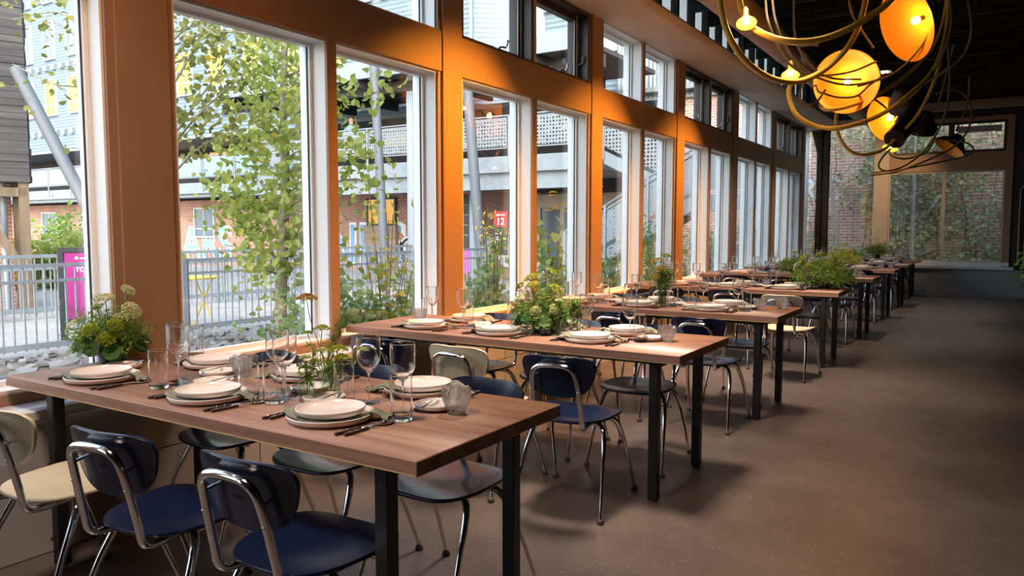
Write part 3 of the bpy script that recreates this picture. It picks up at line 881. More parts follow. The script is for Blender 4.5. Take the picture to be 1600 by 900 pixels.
def handle_mb():
    h = MB(); n = 10; rows = []
    for y, wd, th in ((0, .004, .003), (.003, .0065, .0045), (.02, .0075, .0052), (.06, .0066, .0048), (.095, .0058, .0042), (.100, .0050, .0038)):
        rows.append([(wd * sgnp(math.cos(2 * PI * k / n), .7), y, .0055 + th * sgnp(math.sin(2 * PI * k / n), .7)) for k in range(n)])
    h.grid(rows, close=True); h.add(rows[0], [tuple(range(n))]); h.add(rows[-1], [tuple(range(n))])
    for y in (.02, .05, .08): h.ball((0, y, .0105), .0022, 8, 4, 1, sc=(1, 1, .5))
    return h
HANDLE = handle_mb().mesh('handle', [M['handle'], M['cut']], 45)
def flat(rows_, th=.0018, z0=.0045):
    mb = MB(); rows = []
    for y, wd, z in rows_:
        rows.append([(-wd, y, z0 + z), (-wd * .6, y, z0 + z - .0004), (0, y, z0 + z - .0007), (wd * .6, y, z0 + z - .0004), (wd, y, z0 + z), (wd * .6, y, z0 + z + th), (0, y, z0 + z + th), (-wd * .6, y, z0 + z + th)])
    mb.grid(rows, close=True); mb.add(rows[0], [tuple(range(8))]); mb.add(rows[-1], [tuple(range(7, -1, -1))])
    return mb
BLADE = flat([(.098, .004, 0), (.11, .0075, 0), (.125, .010, 0), (.175, .0105, 0), (.205, .008, 0), (.218, .002, 0)]).mesh('blade', M['cut'], 40)
fh = flat([(.098, .0035, 0), (.115, .0035, .002), (.14, .0055, .004), (.152, .0115, .002), (.160, .0115, .001)])
for kx in range(4):
    x = -.0093 + kx * .0062
    fh.bar((x, .160, .0062), (x * .92, .203, .0100), .0032, .0018)
FORKH = fh.mesh('tines', M['cut'], 40)
sp = MB(); rows = []
for i in range(13):
    u = i / 12; y = .098 + .112 * u
    wd = .0036 if u < .42 else .0036 + .0165 * math.sin(PI * min(1, (u - .42) / .58) ** .85) ** .8
    wd = max(wd, .002); dp = 0 if u < .45 else .008 * math.sin(PI * (u - .45) / .55)
    z = .0065 + (.003 * math.sin(PI * u / .45) if u < .45 else 0)
    rows.append([(wd * q, y, z + .0016 - dp * (1 - q * q)) for q in (-1, -.6, -.2, .2, .6, 1)] + [(wd * q, y, z - .0012 - dp * (1 - q * q)) for q in (1, .6, .2, -.2, -.6, -1)])
sp.grid(rows, close=True)
SPOONH = sp.mesh('spoon_bowl', M['cut'], 50)
BUTTER = flat([(0, .005, 0), (.03, .0055, 0), (.085, .004, 0), (.095, .008, 0), (.13, .009, 0), (.145, .002, 0)], .0022).mesh('butter_knife', M['cut'], 40)

def glass_profile(out, wall): return out + [(max(0.0, r - wall), z + (.003 if i == 0 else 0)) for i, (r, z) in reversed(list(enumerate(out)))]
wine_out = [(.0045, .106), (.010, .110), (.021, .121), (.0335, .138), (.0408, .153), (.0425, .166), (.0425, .171), (.0425, .233), (.0425, .2358)]
WB = MB().lathe([(0, .107)] + wine_out + [(.0419, .2362), (.0413, .2358)] + [(r - .0012, z + (.001 if z < .165 else 0)) for r, z in reversed(wine_out[2:-1])] + [(.006, .1125), (0, .111)], 32).mesh('bowl', M['wine'], 60)
WS = MB().lathe([(.0032, .006), (.0032, .06), (.0036, .095), (.0055, .108)], 14).mesh('stem', M['wine'], 60)
WF = MB().lathe([(0, 0), (.036, 0), (.037, .0012), (.030, .003), (.012, .005), (.0035, .009), (0, .010)], 32).mesh('foot', M['wine'], 60)
TUM = MB().lathe([(0, 0), (.030, 0), (.034, .004), (.0355, .012), (.0355, .016), (.0355, .147), (.0355, .1496), (.0348, .1505), (.0340, .1496), (.0340, .147), (.0340, .020), (.0340, .016), (.031, .011), (0, .010)], 32).mesh('tumbler', M['wine'], 60)
def votive_mesh():
    n = 60
    def fn(r, z, an, i):
        rr, zz = r, z
        if 2 <= i <= 11:
            q = z / .085
            u = (12 * an / (2 * PI) + 2.6 * q) % 1.0; v_ = (12 * an / (2 * PI) - 2.6 * q) % 1.0
            rr = r * (1 + .075 * (min(abs(u - .5), abs(v_ - .5)) * 2 - .5))
        if i >= 9 and i <= 13: zz = z + .010 * abs(math.cos(4 * an)) - .004
        return rr, zz
    out = [(0, 0), (.028, 0), (.030, .004), (.032, .012), (.037, .022), (.042, .034), (.046, .046), (.049, .058), (.050, .068), (.0495, .078), (.0488, .082)]
    inn = [(.0465, .083), (.0445, .078), (.044, .066), (.043, .052), (.039, .036), (.030, .020), (0, .015)]
    return MB().lathe(out + inn, 96, fn=fn).mesh('votive', M['crystal'], 12)
VOT = votive_mesh()

wineP = empty('wine_glass'); link('bowl', WB, wineP); link('stem', WS, wineP); link('foot', WF, wineP)
wineP.location = (0, 0, -50)
first_wine = [True]
def put(name, me, x, y, z, rz, label, cat, group):
    o = link(name, me); o.location = (x, y, z); o.rotation_euler = (0, 0, rz)
    return tag(o, label, cat, group)
def put_wine(x, y, z, label, group):
    if first_wine[0]: o = wineP; first_wine[0] = False
    else: o = copy_tree(wineP)
    o.location = (x, y, z); o.rotation_euler = (0, 0, random.random() * 6)
    return tag(o, label, 'wine glass', group)
CUT = {}
def put_cut(kind, head, x, y, z, rz, label, group, parts=True):
    if kind not in CUT:
        r = empty(kind); link('handle', HANDLE, r); link({'table_knife': 'blade', 'fork': 'tines', 'tablespoon': 'spoon_bowl'}[kind], head, r); CUT[kind] = r
    else: r = copy_tree(CUT[kind])
    r.location = (x, y, z); r.rotation_euler = (0, 0, rz)
    return tag(r, label, kind.replace('table_', '').replace('table', ''), group)

SPOT = {('c', 0): 'window end of the camera side', ('c', 1): 'middle of the camera side', ('c', 2): 'aisle end of the camera side',
        ('f', 0): 'window end of the far side', ('f', 1): 'middle of the far side', ('f', 2): 'aisle end of the far side'}
PX = {0: {'c': [(-3.047, 1.69), (-2.374, 1.70), (-1.785, 1.723)], 'f': [(-2.93, 2.14), (-2.38, 2.165), (-1.795, 2.195)]},
      1: {'c': [(-2.985, 3.70), (-2.43, 3.69), (-1.855, 3.72)], 'f': [(-2.95, 4.11), (-2.30, 4.12), (-1.80, 4.10)]}}
for i in range(8):
    tn = '%s table' % TNAME[i]
    pos = PX.get(i) or {'c': [(-2.97, TY[i] + .185), (-2.38, TY[i] + .19), (-1.80, TY[i] + .185)], 'f': [(-2.93, TY[i] + TD - .18), (-2.36, TY[i] + TD - .175), (-1.80, TY[i] + TD - .18)]}
    for side in 'cf':
        for kx, (x, y) in enumerate(pos[side]):
            sgn = 1 if side == 'c' else -1
            base = 0 if side == 'c' else PI
            wh = '%s, %s' % (SPOT[(side, kx)], tn)
            rz = base + random.uniform(-.06, .06)
            def L(dx, dy): return x + sgn * dx, y + sgn * dy
            put('dinner_plate', PLATE_L, x, y, TZ, rz, 'wide stoneware dinner plate, under the napkin, ' + wh, 'plate', 'dinner plates on the ' + tn)
            put('napkin', NAPS[(i + kx + (0 if side == 'c' else 1)) % 3], x, y, TZ, rz, 'sage napkin draped between two plates, ' + wh, 'napkin', 'napkins on the ' + tn)
            put('entree_plate', PLATE_U, x, y, TZ + .0190, rz, 'smaller blush stoneware plate stacked on top, ' + wh, 'plate', 'top plates on the ' + tn)
            sx, sy = L(-.205, .17) if not (i == 0 and side == 'c' and kx == 0) else L(-.17, .19)
            if i == 0 and side == 'f' and kx == 0: sx, sy = L(-.19, .13)
            put('side_plate', PLATE_S, sx, sy, TZ, rz, 'little stoneware side plate, ' + wh, 'plate', 'side plates on the ' + tn)
            put('butter_knife', BUTTER, sx + sgn * .035, sy - sgn * .05, TZ + .019, rz + .25, 'steel butter knife across a side plate, ' + wh, 'knife', 'butter knives on the ' + tn)
            for dx, kind, head, dy, nm in ((-.160, 'fork', FORKH, -.11, 'inner fork with dark handle, '), (-.183, 'fork', FORKH, -.12, 'outer fork with dark handle, '), (.155, 'table_knife', BLADE, -.135, 'table knife with dark handle, '), (.183, 'tablespoon', SPOONH, -.125, 'tablespoon with dark handle, ')):
                a, c = L(dx, dy)
                put_cut(kind, head, a, c, TZ, base + random.uniform(-.07, .07) - (.05 if dx > 0 else 0), nm + wh, 'cutlery on the ' + tn)
            if i == 0:
                gx = {('c', 0): (-2.70, 1.80), ('c', 1): (-2.16, 1.865), ('c', 2): (-1.645, 1.915), ('f', 0): (-2.765, 1.845), ('f', 1): (-2.245, 1.905), ('f', 2): (-1.845, 1.965)}[(side, kx)]
                tx = {('c', 0): (-2.70, 1.715), ('c', 1): (-2.13, 1.785), ('c', 2): (-1.585, 1.835), ('f', 0): (-3.22, 2.245) , ('f', 1): (-2.28, 1.80), ('f', 2): (-1.90, 1.90)}[(side, kx)]
            else:
                gx = L(.165 + random.uniform(-.02, .02), .165 + random.uniform(-.02, .02)); tx = L(.235 + random.uniform(-.015, .015), .12 + random.uniform(-.02, .02))
            put_wine(gx[0], gx[1], TZ, 'clear stemmed wine glass, ' + wh, 'wine glasses on the ' + tn)
            put('tumbler', TUM, tx[0], tx[1], TZ, 0, 'tall clear water tumbler, ' + wh, 'tumbler', 'tumblers on the ' + tn)
VP_ = {0: [(-1.492, 2.005, 'by the aisle end plates'), (-2.62, 2.04, 'between the window end plates')]}
for i in range(8):
    y0 = TY[i]
    for kx, (x, y, where) in enumerate(VP_.get(i) or [(-1.50, y0 + .44, 'by the aisle end plates'), (-3.22, y0 + .42, 'near the window end')] + ([(-1.38, y0 + .62, 'close to the far aisle corner')] if i in (2, 5) else []) + ([(-2.06, y0 + .44, 'in the middle')] if i in (3, 4, 6) else [])):
        put('votive_holder', VOT, x, y, TZ, random.random(), 'cut crystal scalloped votive bowl %s, %s table' % (where, TNAME[i]), 'votive', 'crystal votives on the ' + TNAME[i] + ' table')

# ------------------------------------------------------------------ flowers and plants
M['leafdark'] = leafmat('deep green leaf', (0.035, 0.12, 0.022), (0.10, 0.22, 0.05), 0.25)
M['leafmid'] = leafmat('fern green', (0.12, 0.25, 0.04), (0.33, 0.48, 0.09), 0.4)
M['lime'] = leafmat('lime blossom', (0.34, 0.44, 0.04), (0.56, 0.60, 0.08), 0.3)
M['creamfl'] = leafmat('cream blossom', (0.62, 0.66, 0.34), (0.82, 0.82, 0.54), 0.3)
M['yellowfl'] = leafmat('yellow blossom', (0.55, 0.38, 0.03), (0.75, 0.55, 0.08), 0.25)
M['ochre'] = leafmat('ochre blossom', (0.50, 0.25, 0.05), (0.66, 0.40, 0.10), 0.2)
M['stem'] = pr('green stem', (0.10, 0.17, 0.04), 0.5)
def rvec(n): return RNG.normal(size=(n, 3))
def umbel(c, r, n, up=(0, 0, 1), dome=.35, ribs=None):
    "florets over a shallow dome"
    th = RNG.uniform(0, 2 * PI, n); rr = r * np.sqrt(RNG.uniform(0, 1, n))
    z = dome * r * (1 - (rr / r) ** 2)
    P = np.stack([rr * np.cos(th), rr * np.sin(th), z], 1)
    q = Vector(up).normalized().to_track_quat('Z', 'X').to_matrix()
    P = P @ np.array(q).T + np.array(c)
    return P
def bouquet(name, loc, label, h, rad, green='leafmid', nleaf=2500, umbels=(), big=0, wisps=0, vase=(.07, .13, 'leaf'), flower='lime', low=.05, rz=0, squash=1.0, leaf_size=.014):
    r = empty(name, loc, rz, label, 'flowers', 'flower arrangements on the tables')
    vr, vh, kind = vase
    if kind == 'glass':
        MB().lathe([(0, 0), (vr, 0), (vr, vh), (vr - .0015, vh + .0005), (vr - .003, vh), (vr - .003, .006), (0, .006)], 28).build('vase', M['vase'], r)
        MB().lathe([(0, .0062), (vr - .0032, .0062), (vr - .0032, vh * .45), (0, vh * .45)], 24).build('water', M['water'], r)
    else:
        MB().lathe([(0, 0), (vr * .8, 0), (vr, vh * .5), (vr * .95, vh), (vr * .9, vh), (vr * .9, .01), (0, .01)], 24).build('vase', M['black'] if kind == 'black' else M['leafdark'], r)
    # feathery body
    st = MB(); pos = []; nr = []; szs = []
    sprigs = max(6, int(nleaf / 60))
    for k in range(sprigs):
        a = RNG.uniform(0, 2 * PI); rr = rad * math.sqrt(RNG.uniform(.02, 1)); top = low + (h - low) * RNG.uniform(.25, 1) * (1 - .55 * (rr / rad) ** 2)
        tip = Vector((rr * math.cos(a), rr * math.sin(a) * squash, top))
        b0 = Vector((vr * .5 * math.cos(a), vr * .5 * math.sin(a), .02)); mid = Vector((tip.x * .45, tip.y * .45, vh + (top - vh) * .6 if top > vh else vh + .03))
        C = spline([b0, mid, tip], 5)
        st.tube(C, .0014, 5, cap=False)
        n = 60
        t = RNG.uniform(.45, 1.05, n)
        i0 = np.clip((t * (len(C) - 1)).astype(int), 0, len(C) - 1)
        P = np.array([tuple(C[i]) for i in i0]) + rvec(n) * np.array([.028, .028, .022]) * (rad / .16) ** .5
        pos.append(P); nr.append(rvec(n) + np.array([0, 0, .8])); szs.append(RNG.uniform(.6, 1.4, n) * leaf_size)
    st.build('stems', M['stem'], r)
    pos = np.concatenate(pos); pos[:, 2] = np.maximum(pos[:, 2], .012)
    link('foliage', leaf_mesh('foliage', pos, np.concatenate(nr), np.concatenate(szs), M[green], 'long'), r)
    if big:
        n = big
        a = RNG.uniform(0, 2 * PI, n); rr = rad * RNG.uniform(.45, .85, n)
        P = np.stack([rr * np.cos(a), rr * np.sin(a) * squash, RNG.uniform(.05, max(.09, h * .45), n)], 1)
        N = np.stack([np.cos(a), np.sin(a), RNG.uniform(.2, 1, n)], 1)
        link('leaves', leaf_mesh('leaves', P, N, RNG.uniform(.05, .085, n), M['leafdark'], 'heart'), r)
    for q in umbels:
        (ux, uy, uz, ur, um) = q[:5]
        f = MB(); f.tube(spline([(ux * .1, uy * .1, .03), (ux * .5, uy * .5, uz * .55), (ux, uy, uz - ur * .4)], 5), .0022, 6)
        for k in range(12):
            a = 2 * PI * k / 12
            f.tube([(ux, uy, uz - ur * .4), (ux + ur * .8 * math.cos(a), uy + ur * .8 * math.sin(a), uz)], .0010, 4, cap=False)
        fo = f.build('flower_stem', M['stem'], r)
        n = int(330 * (ur / .04) ** 1.2)
        up = (ux * 2, uy * 2, .25)
        P = umbel((ux, uy, uz), ur, n, up, .45)
        link('umbel', leaf_mesh('umbel', P, rvec(n) * .5 + np.array([0, 0, 1]), RNG.uniform(.006, .013, n), M[um], 'oval'), fo)
    if wisps:
        wmb = MB(); P = []
        for k in range(wisps):
            a = RNG.uniform(0, 2 * PI); L_ = h * RNG.uniform(.9, 1.35); sp_ = rad * RNG.uniform(.3, 1.0)
            C = spline([(0, 0, .05), (sp_ * .4 * math.cos(a), sp_ * .4 * math.sin(a), L_ * .6), (sp_ * math.cos(a), sp_ * math.sin(a), L_)], 6)
            wmb.tube(C, .0009, 4, cap=False)
            for i in range(5, len(C)):
                for s_ in range(4):
                    d_ = Vector(rvec(1)[0]) * .028; d_.z = abs(d_.z)
                    wmb.tube([C[i], C[i] + d_], .0006, 3, cap=False)
        wmb.build('wisps', M['leafmid'], r)
    return r
bouquet('bouquet', (-3.41, 1.94, TZ), 'lush green bouquet with pale flat umbels at the window end of the first table', .235, .185, 'leafmid', 4200,
        [(.02, -.03, .30, .040, 'creamfl'), (.10, .03, .335, .034, 'creamfl'), (.17, .0, .25, .045, 'creamfl'), (-.12, -.10, .17, .052, 'creamfl'), (.06, -.13, .17, .036, 'lime'), (.12, -.09, .13, .04, 'lime'),
         (-.07, -.02, .255, .03, 'creamfl'), (.05, .02, .21, .035, 'creamfl'), (.0, -.12, .14, .04, 'lime'), (.14, -.06, .19, .034, 'lime')], big=38, wisps=14, vase=(.06, .09, 'black'))
bouquet('bouquet', (-2.27, 3.90, TZ), 'round bouquet of lime and cream umbels with big dark leaves on the second table', .27, .20, 'leafmid', 4200,
        [(-.10, -.08, .20, .05, 'creamfl'), (-.03, -.06, .28, .045, 'lime'), (-.07, 0, .32, .05, 'lime'), (.10, .0, .26, .05, 'lime'), (.14, -.08, .15, .04, 'creamfl'), (.03, -.12, .14, .035, 'creamfl'), (.06, .02, .36, .035, 'lime'), (-.15, .0, .27, .03, 'lime')],
        big=46, vase=(.06, .09, 'black'))
bouquet('bud_vase', (-2.12, 3.84, TZ), 'clear glass vase with one lime stem beside the round bouquet, second table', .15, .03, 'leafmid', 120, [(0, 0, .2, .02, 'creamfl')], vase=(.032, .14, 'glass'), low=.1)
bouquet('bud_vase', (-2.06, 3.93, TZ), 'clear glass vase behind another on the aisle side of the round bouquet', .15, .03, 'leafmid', 60, [], vase=(.034, .16, 'glass'), low=.1)
bouquet('flower_vase', (-2.22, 5.72, TZ), 'tall yellow flowers in a clear glass vase on the third table', .34, .13, 'leafmid', 1500,
        [(-.05, -.02, .36, .05, 'yellowfl'), (.0, -.06, .30, .045, 'yellowfl'), (.02, .03, .40, .04, 'lime'), (-.02, -.08, .24, .04, 'yellowfl'), (.07, .0, .27, .04, 'lime')], wisps=16, vase=(.05, .15, 'glass'), low=.16)
bouquet('bouquet', (-1.50, 8.42, TZ), 'big spreading green fern bouquet near the aisle end of the fourth table', .30, .34, 'leafmid', 7000,
        [(-.2, -.05, .30, .07, 'lime'), (-.05, .05, .34, .06, 'lime'), (-.28, .02, .22, .06, 'creamfl'), (-.12, -.16, .24, .05, 'lime'), (.05, -.05, .26, .05, 'lime')], big=30, vase=(.07, .08, 'black'), leaf_size=.02)
bouquet('bouquet', (-2.28, 10.68, TZ), 'mid sized green and lime bouquet in the middle of the fifth table', .26, .22, 'leafmid', 3000,
        [(0, 0, .30, .05, 'lime'), (.1, .0, .22, .05, 'creamfl'), (-.1, -.1, .2, .05, 'lime')], big=20, vase=(.06, .08, 'black'), leaf_size=.02)
bouquet('bouquet', (-2.05, 13.05, TZ), 'bright yellow green bouquet on the sixth table', .32, .27, 'lime', 3000, [(0, 0, .36, .07, 'lime'), (.1, -.1, .28, .07, 'yellowfl'), (-.12, 0, .3, .06, 'lime')], vase=(.07, .08, 'black'), leaf_size=.026)
bouquet('bouquet', (-2.2, 15.1, TZ), 'small green bouquet in the middle of the seventh table', .26, .2, 'leafmid', 1800, [(0, 0, .3, .05, 'creamfl')], vase=(.06, .08, 'black'), leaf_size=.024)
bouquet('bouquet', (-2.05, 17.1, TZ), 'loose green bouquet with pale flowers on the eighth table', .40, .30, 'leafmid', 2600, [(0, 0, .42, .07, 'creamfl'), (.15, 0, .34, .06, 'creamfl')], vase=(.07, .1, 'black'), leaf_size=.028)

def bud_vase(loc, label, rv, hv, sprig, r_rng=1.0):
    r = empty('bud_vase', loc, 0, label, 'bud vase', 'little glass vases on the first table')
    MB().lathe([(0, 0), (rv, 0), (rv + .001, .004), (rv, hv * .7), (rv * .92, hv), (rv * .88, hv), (rv - .003, hv * .7), (rv - .003, .006), (0, .006)], 28).build('vase', M['vase'], r)
    MB().lathe([(0, .0065), (rv - .0035, .0065), (rv - .0035, hv * .5), (0, hv * .5)], 24).build('water', M['water'], r)
    for pts, um, ur, nl in sprig:
        s_ = MB(); C = spline(pts, 6); s_.tube(C, .0016, 6)
        so = s_.build('flower_stem', M['stem'], r)
        if um:
            n = int(160 * (ur / .02)); P = umbel(tuple(C[-1]), ur, n, (0, 0, 1), .55)
            link('umbel', leaf_mesh('umbel', P, rvec(n) * .5 + np.array([0, 0, 1]), RNG.uniform(.007, .013, n), M[um], 'oval'), so)
        if nl:
            t = RNG.uniform(.45, .95, nl); P = np.array([tuple(C[int(q * (len(C) - 1))]) for q in t]) + rvec(nl) * .014
            link('foliage', leaf_mesh('foliage', P, rvec(nl), RNG.uniform(.012, .028, nl), M['leafmid'], 'long'), so)
    return r
bud_vase((-2.06, 1.875, TZ), 'small clear vase with a pale yellow stem, camera side of two on the first table', .029, .082,
         [([(0, 0, .01), (.005, .0, .08), (-.015, .005, .15)], 'creamfl', .018, 60), ([(0, .005, .01), (.01, .01, .08), (.02, .02, .14)], 'lime', .016, 50)])
bud_vase((-2.055, 1.985, TZ), 'small clear vase with lime sprays, rear of two on the first table', .034, .088,
         [([(0, 0, .01), (-.01, .0, .09), (-.045, .0, .16)], 'creamfl', .02, 40), ([(0, 0, .01), (.01, .01, .09), (.02, .02, .165)], 'lime', .036, 60), ([(0, 0, .01), (.02, .0, .09), (.05, .01, .14)], 'lime', .028, 60), ([(.01, 0, .01), (.05, .02, .10), (.12, .05, .17)], 'creamfl', .018, 20)])
bud_vase((-2.19, 2.085, TZ), 'slim clear vase with one tall ochre umbel and fennel fronds on the first table', .026, .09,
         [([(0, 0, .01), (-.01, .0, .12), (-.07, .0, .25), (-.09, .0, .335)], 'ochre', .042, 0), ([(0, 0, .01), (-.02, .0, .12), (-.03, .02, .22)], 'lime', .03, 0), ([(0, 0, .01), (-.04, .0, .10), (-.09, .0, .20)], 'lime', .02, 30)])
fw = bpy.data.objects['bud_vase.004'] if 'bud_vase.004' in bpy.data.objects else None
if fw:
    wmb = MB()
    for k in range(9):
        a = RNG.uniform(-.9, .9); L_ = RNG.uniform(.22, .34)
        C = spline([(0, 0, .05), (.03 * math.cos(a), .03 * math.sin(a), L_ * .55), (.09 * math.cos(a), .09 * math.sin(a), L_)], 7)
        wmb.tube(C, .0008, 4, cap=False)
        for i in range(6, len(C)):
            for s_ in range(5):
                d_ = Vector(rvec(1)[0]) * .022; d_.z = abs(d_.z)
                wmb.tube([C[i], C[i] + d_], .0005, 3, cap=False)
    wmb.build('fennel_fronds', M['leafmid'], fw)

# potted trailing plant at the end wall, cut by the picture's edge
hp = empty('potted_plant', (0.62, 15.5, 0), 0, 'leafy green potted plant on a dark stand at the aisle edge by the end wall', 'plant')
MB().lathe([(0, 0), (.13, 0), (.15, .02), (.05, .04), (.04, .42), (.14, .45), (.17, .62), (.15, .62), (.12, .46), (0, .46)], 28).build('pot', M['black'], hp)
a = RNG.uniform(0, 2 * PI, 150); rr = .34 * np.sqrt(RNG.uniform(0, 1, 150))
P = np.stack([rr * np.cos(a), rr * np.sin(a), RNG.uniform(.35, .95, 150) + .35 * (1 - rr / .34)], 1)
link('foliage', leaf_mesh('foliage', P, np.stack([np.cos(a), np.sin(a), np.ones(150)], 1), RNG.uniform(.07, .13, 150), M['leafmid'], 'heart'), hp)
sm = MB()
for k in range(18):
    a_ = 2 * PI * k / 18; sm.tube(spline([(0, 0, .55), (.12 * math.cos(a_), .12 * math.sin(a_), .85), (.28 * math.cos(a_), .28 * math.sin(a_), .7)], 5), .004, 5)
sm.build('stems', M['stem'], hp)

# ------------------------------------------------------------------ the courtyard outside
GZ = -0.20
M['paving'] = pr('pale courtyard paving', (0.40, 0.385, 0.365), 0.8, var=0.10, vscale=1.5)
M['soil'] = pr('planting bed soil', (0.16, 0.14, 0.11), 0.9, var=0.3, vscale=5, bump=0.6, bscale=18)
M['stone'] = pr('slate chips', (0.20, 0.195, 0.19), 0.75, var=0.35, vscale=3)
M['galv'] = pr('galvanised steel', (0.24, 0.275, 0.30), 0.5, 0.2, var=0.10, vscale=4)
M['fence'] = pr('grey fence steel', (0.27, 0.30, 0.34), 0.45, 0.3)
M['siding'] = pr('pale corrugated siding', (0.185, 0.24, 0.28), 0.5, 0.1)
M['recess'] = pr('dark recess wall', (0.045, 0.040, 0.042), 0.8)
M['strut'] = pr('painted steel tube', (0.10, 0.11, 0.125), 0.6)
M['perf'] = perforated('perforated panel', (0.25, 0.275, 0.29), 11)
M['panelb'] = pr('pale blue infill panel', (0.21, 0.29, 0.38), 0.35)
M['brick'] = brick('red brick', (0.33, 0.12, 0.07), (0.42, 0.18, 0.115), (0.46, 0.40, 0.35))
M['brick_pale'] = brick('weathered brick', (0.46, 0.24, 0.19), (0.60, 0.38, 0.31), (0.74, 0.70, 0.66))
M['plank'] = wood('weathered dark planks', (0.030, 0.028, 0.030), (0.055, 0.050, 0.052), (0.10, 0.09, 0.09), 'X', 0.5, 0.8)
M['timber'] = wood('weathered brace timber', (0.10, 0.068, 0.042), (0.17, 0.12, 0.075), (0.23, 0.17, 0.11), 'Z', 0.6, 0.8)
M['winglass'] = pr('reflecting pane', (0.13, 0.165, 0.21), 0.12, spec=0.5)
M['yellowpane'] = pr('yellow tree reflection', (0.45, 0.36, 0.04), 0.3)  # yellow reflection of trees put into the pane colour
M['violet'] = pr('violet blind', (0.42, 0.38, 0.68), 0.3)
M['white'] = pr('white joinery', (0.42, 0.44, 0.45), 0.45)
M['magenta'] = pr('magenta poster', (0.35, 0.035, 0.21), 0.4)
M['redsign'] = pr('red sign', (0.62, 0.045, 0.04), 0.4)
M['inkwhite'] = pr('white print', (0.85, 0.84, 0.83), 0.5)
M['anth'] = pr('anthracite board', (0.035, 0.037, 0.042), 0.5)
M['yellow'] = pr('yellow painted steel', (0.80, 0.58, 0.02), 0.4)
M['litwin'] = emit('lit room behind glass', (1.0, 0.55, 0.16), 0.9)
M['leafpop'] = leafmat('poplar leaf', (0.26, 0.34, 0.06), (0.52, 0.57, 0.16), 0.5, (0.62, 0.52, 0.10))
M['leafolive'] = leafmat('olive toned leaf', (0.17, 0.19, 0.05), (0.38, 0.38, 0.11), 0.5, (0.55, 0.42, 0.06))
M['leafshrub'] = leafmat('shrub leaf', (0.18, 0.32, 0.09), (0.46, 0.58, 0.26), 0.45)
M['leafivy'] = leafmat('ivy leaf', (0.20, 0.27, 0.14), (0.48, 0.54, 0.34), 0.35, (0.36, 0.36, 0.12))
M['bark'] = pr('pale bark', (0.26, 0.24, 0.17), 0.8, var=0.4, vscale=14, bump=0.4)
M['bark2'] = pr('whitish bark', (0.26, 0.26, 0.23), 0.8, var=0.2, vscale=10)
M['twig'] = pr('grey brown twig', (0.16, 0.12, 0.09), 0.8)

g = MB(); g.box((-90, -30, GZ - .3), (-3.74, 60, GZ)); g.box((-3.74, 18.12, GZ - .3), (40, 60, GZ))
struct('courtyard_paving', g, M['paving'], 'pale paved courtyard outside the windows', 'paving')
g = MB()
rows = []
for y in np.arange(-3, 20.2, .4):
    rows.append([(x, y, GZ + .03 + .10 * math.sin((x + 4.2) / 5.6 * -PI) * (1 if -9.6 < x < -4 else 0) + .035 * math.sin(x * 5.1 + y * 2.3) + .03 * math.sin(y * 6.3 - x * 3.7)) for x in np.arange(-9.6, -3.7, .4)])
g.grid(rows); struct('planting_bed', g, M['soil'], 'planting bed between windows and fence', 'planting bed')
rk = MB()
for k in range(1500):
    x, y = random.uniform(-9.5, -4.0), random.uniform(1.0, 11.5)
    s_ = random.uniform(.06, .17)
    z = GZ + .05 + .10 * math.sin((x + 4.2) / 5.6 * -PI)
    rk.M = Matrix.Translation((x, y, z)) @ Euler((random.uniform(-.35, .35), random.uniform(-.35, .35), random.uniform(0, 6))).to_matrix().to_4x4()
    n = 6; ring = [(s_ * random.uniform(.7, 1.1) * math.cos(2 * PI * q / n), s_ * .7 * random.uniform(.7, 1.1) * math.sin(2 * PI * q / n)) for q in range(n)]
    h_ = s_ * .28
    rk.prism([(a, b, 0) for a, b in ring], (0, 0, h_))
rk.M = None
tag(rk.build('slate_chips', M['stone'], None, 0), 'loose grey slate chips covering the ground by the windows', 'stones', None, 'stuff')

def fence(name, label, x, y0, y1, z0, z1, step, mat, post, rails, group):
    r = empty(name, (x, y0, z0), 0, label, 'fence', group)
    n = int(round((y1 - y0) / post))
    for k in range(n + 1):
        yy = k * (y1 - y0) / n
        MB().box((-.035, yy - .035, 0), (.035, yy + .035, z1 - z0 + .03)).build('post', mat, r)
    for zz, hh in rails:
        MB().box((-.02, 0, zz - z0), (.02, y1 - y0, zz - z0 + hh)).build('rail', mat, r)
    q = MB()
    for yy in np.arange(step, y1 - y0, step): q.box((-.009, yy - .009, .06), (.009, yy + .009, z1 - z0 - .02))
    q.build('bars', mat, r)
    return r
fence('fence', 'grey steel bar fence just beyond the slate bed', -10, -1.0, 14.6, GZ, .93, .125, M['fence'], 2.6, [(-.12, .07), (.70, .035), (.89, .045)], 'courtyard fences')
fence('fence', 'paler steel bar fence across the courtyard, behind the magenta sign', -13.9, -1.0, 17.0, GZ, .93, .125, M['galv'], 2.25, [(-.06, .08), (.66, .05), (.87, .06)], 'courtyard fences')

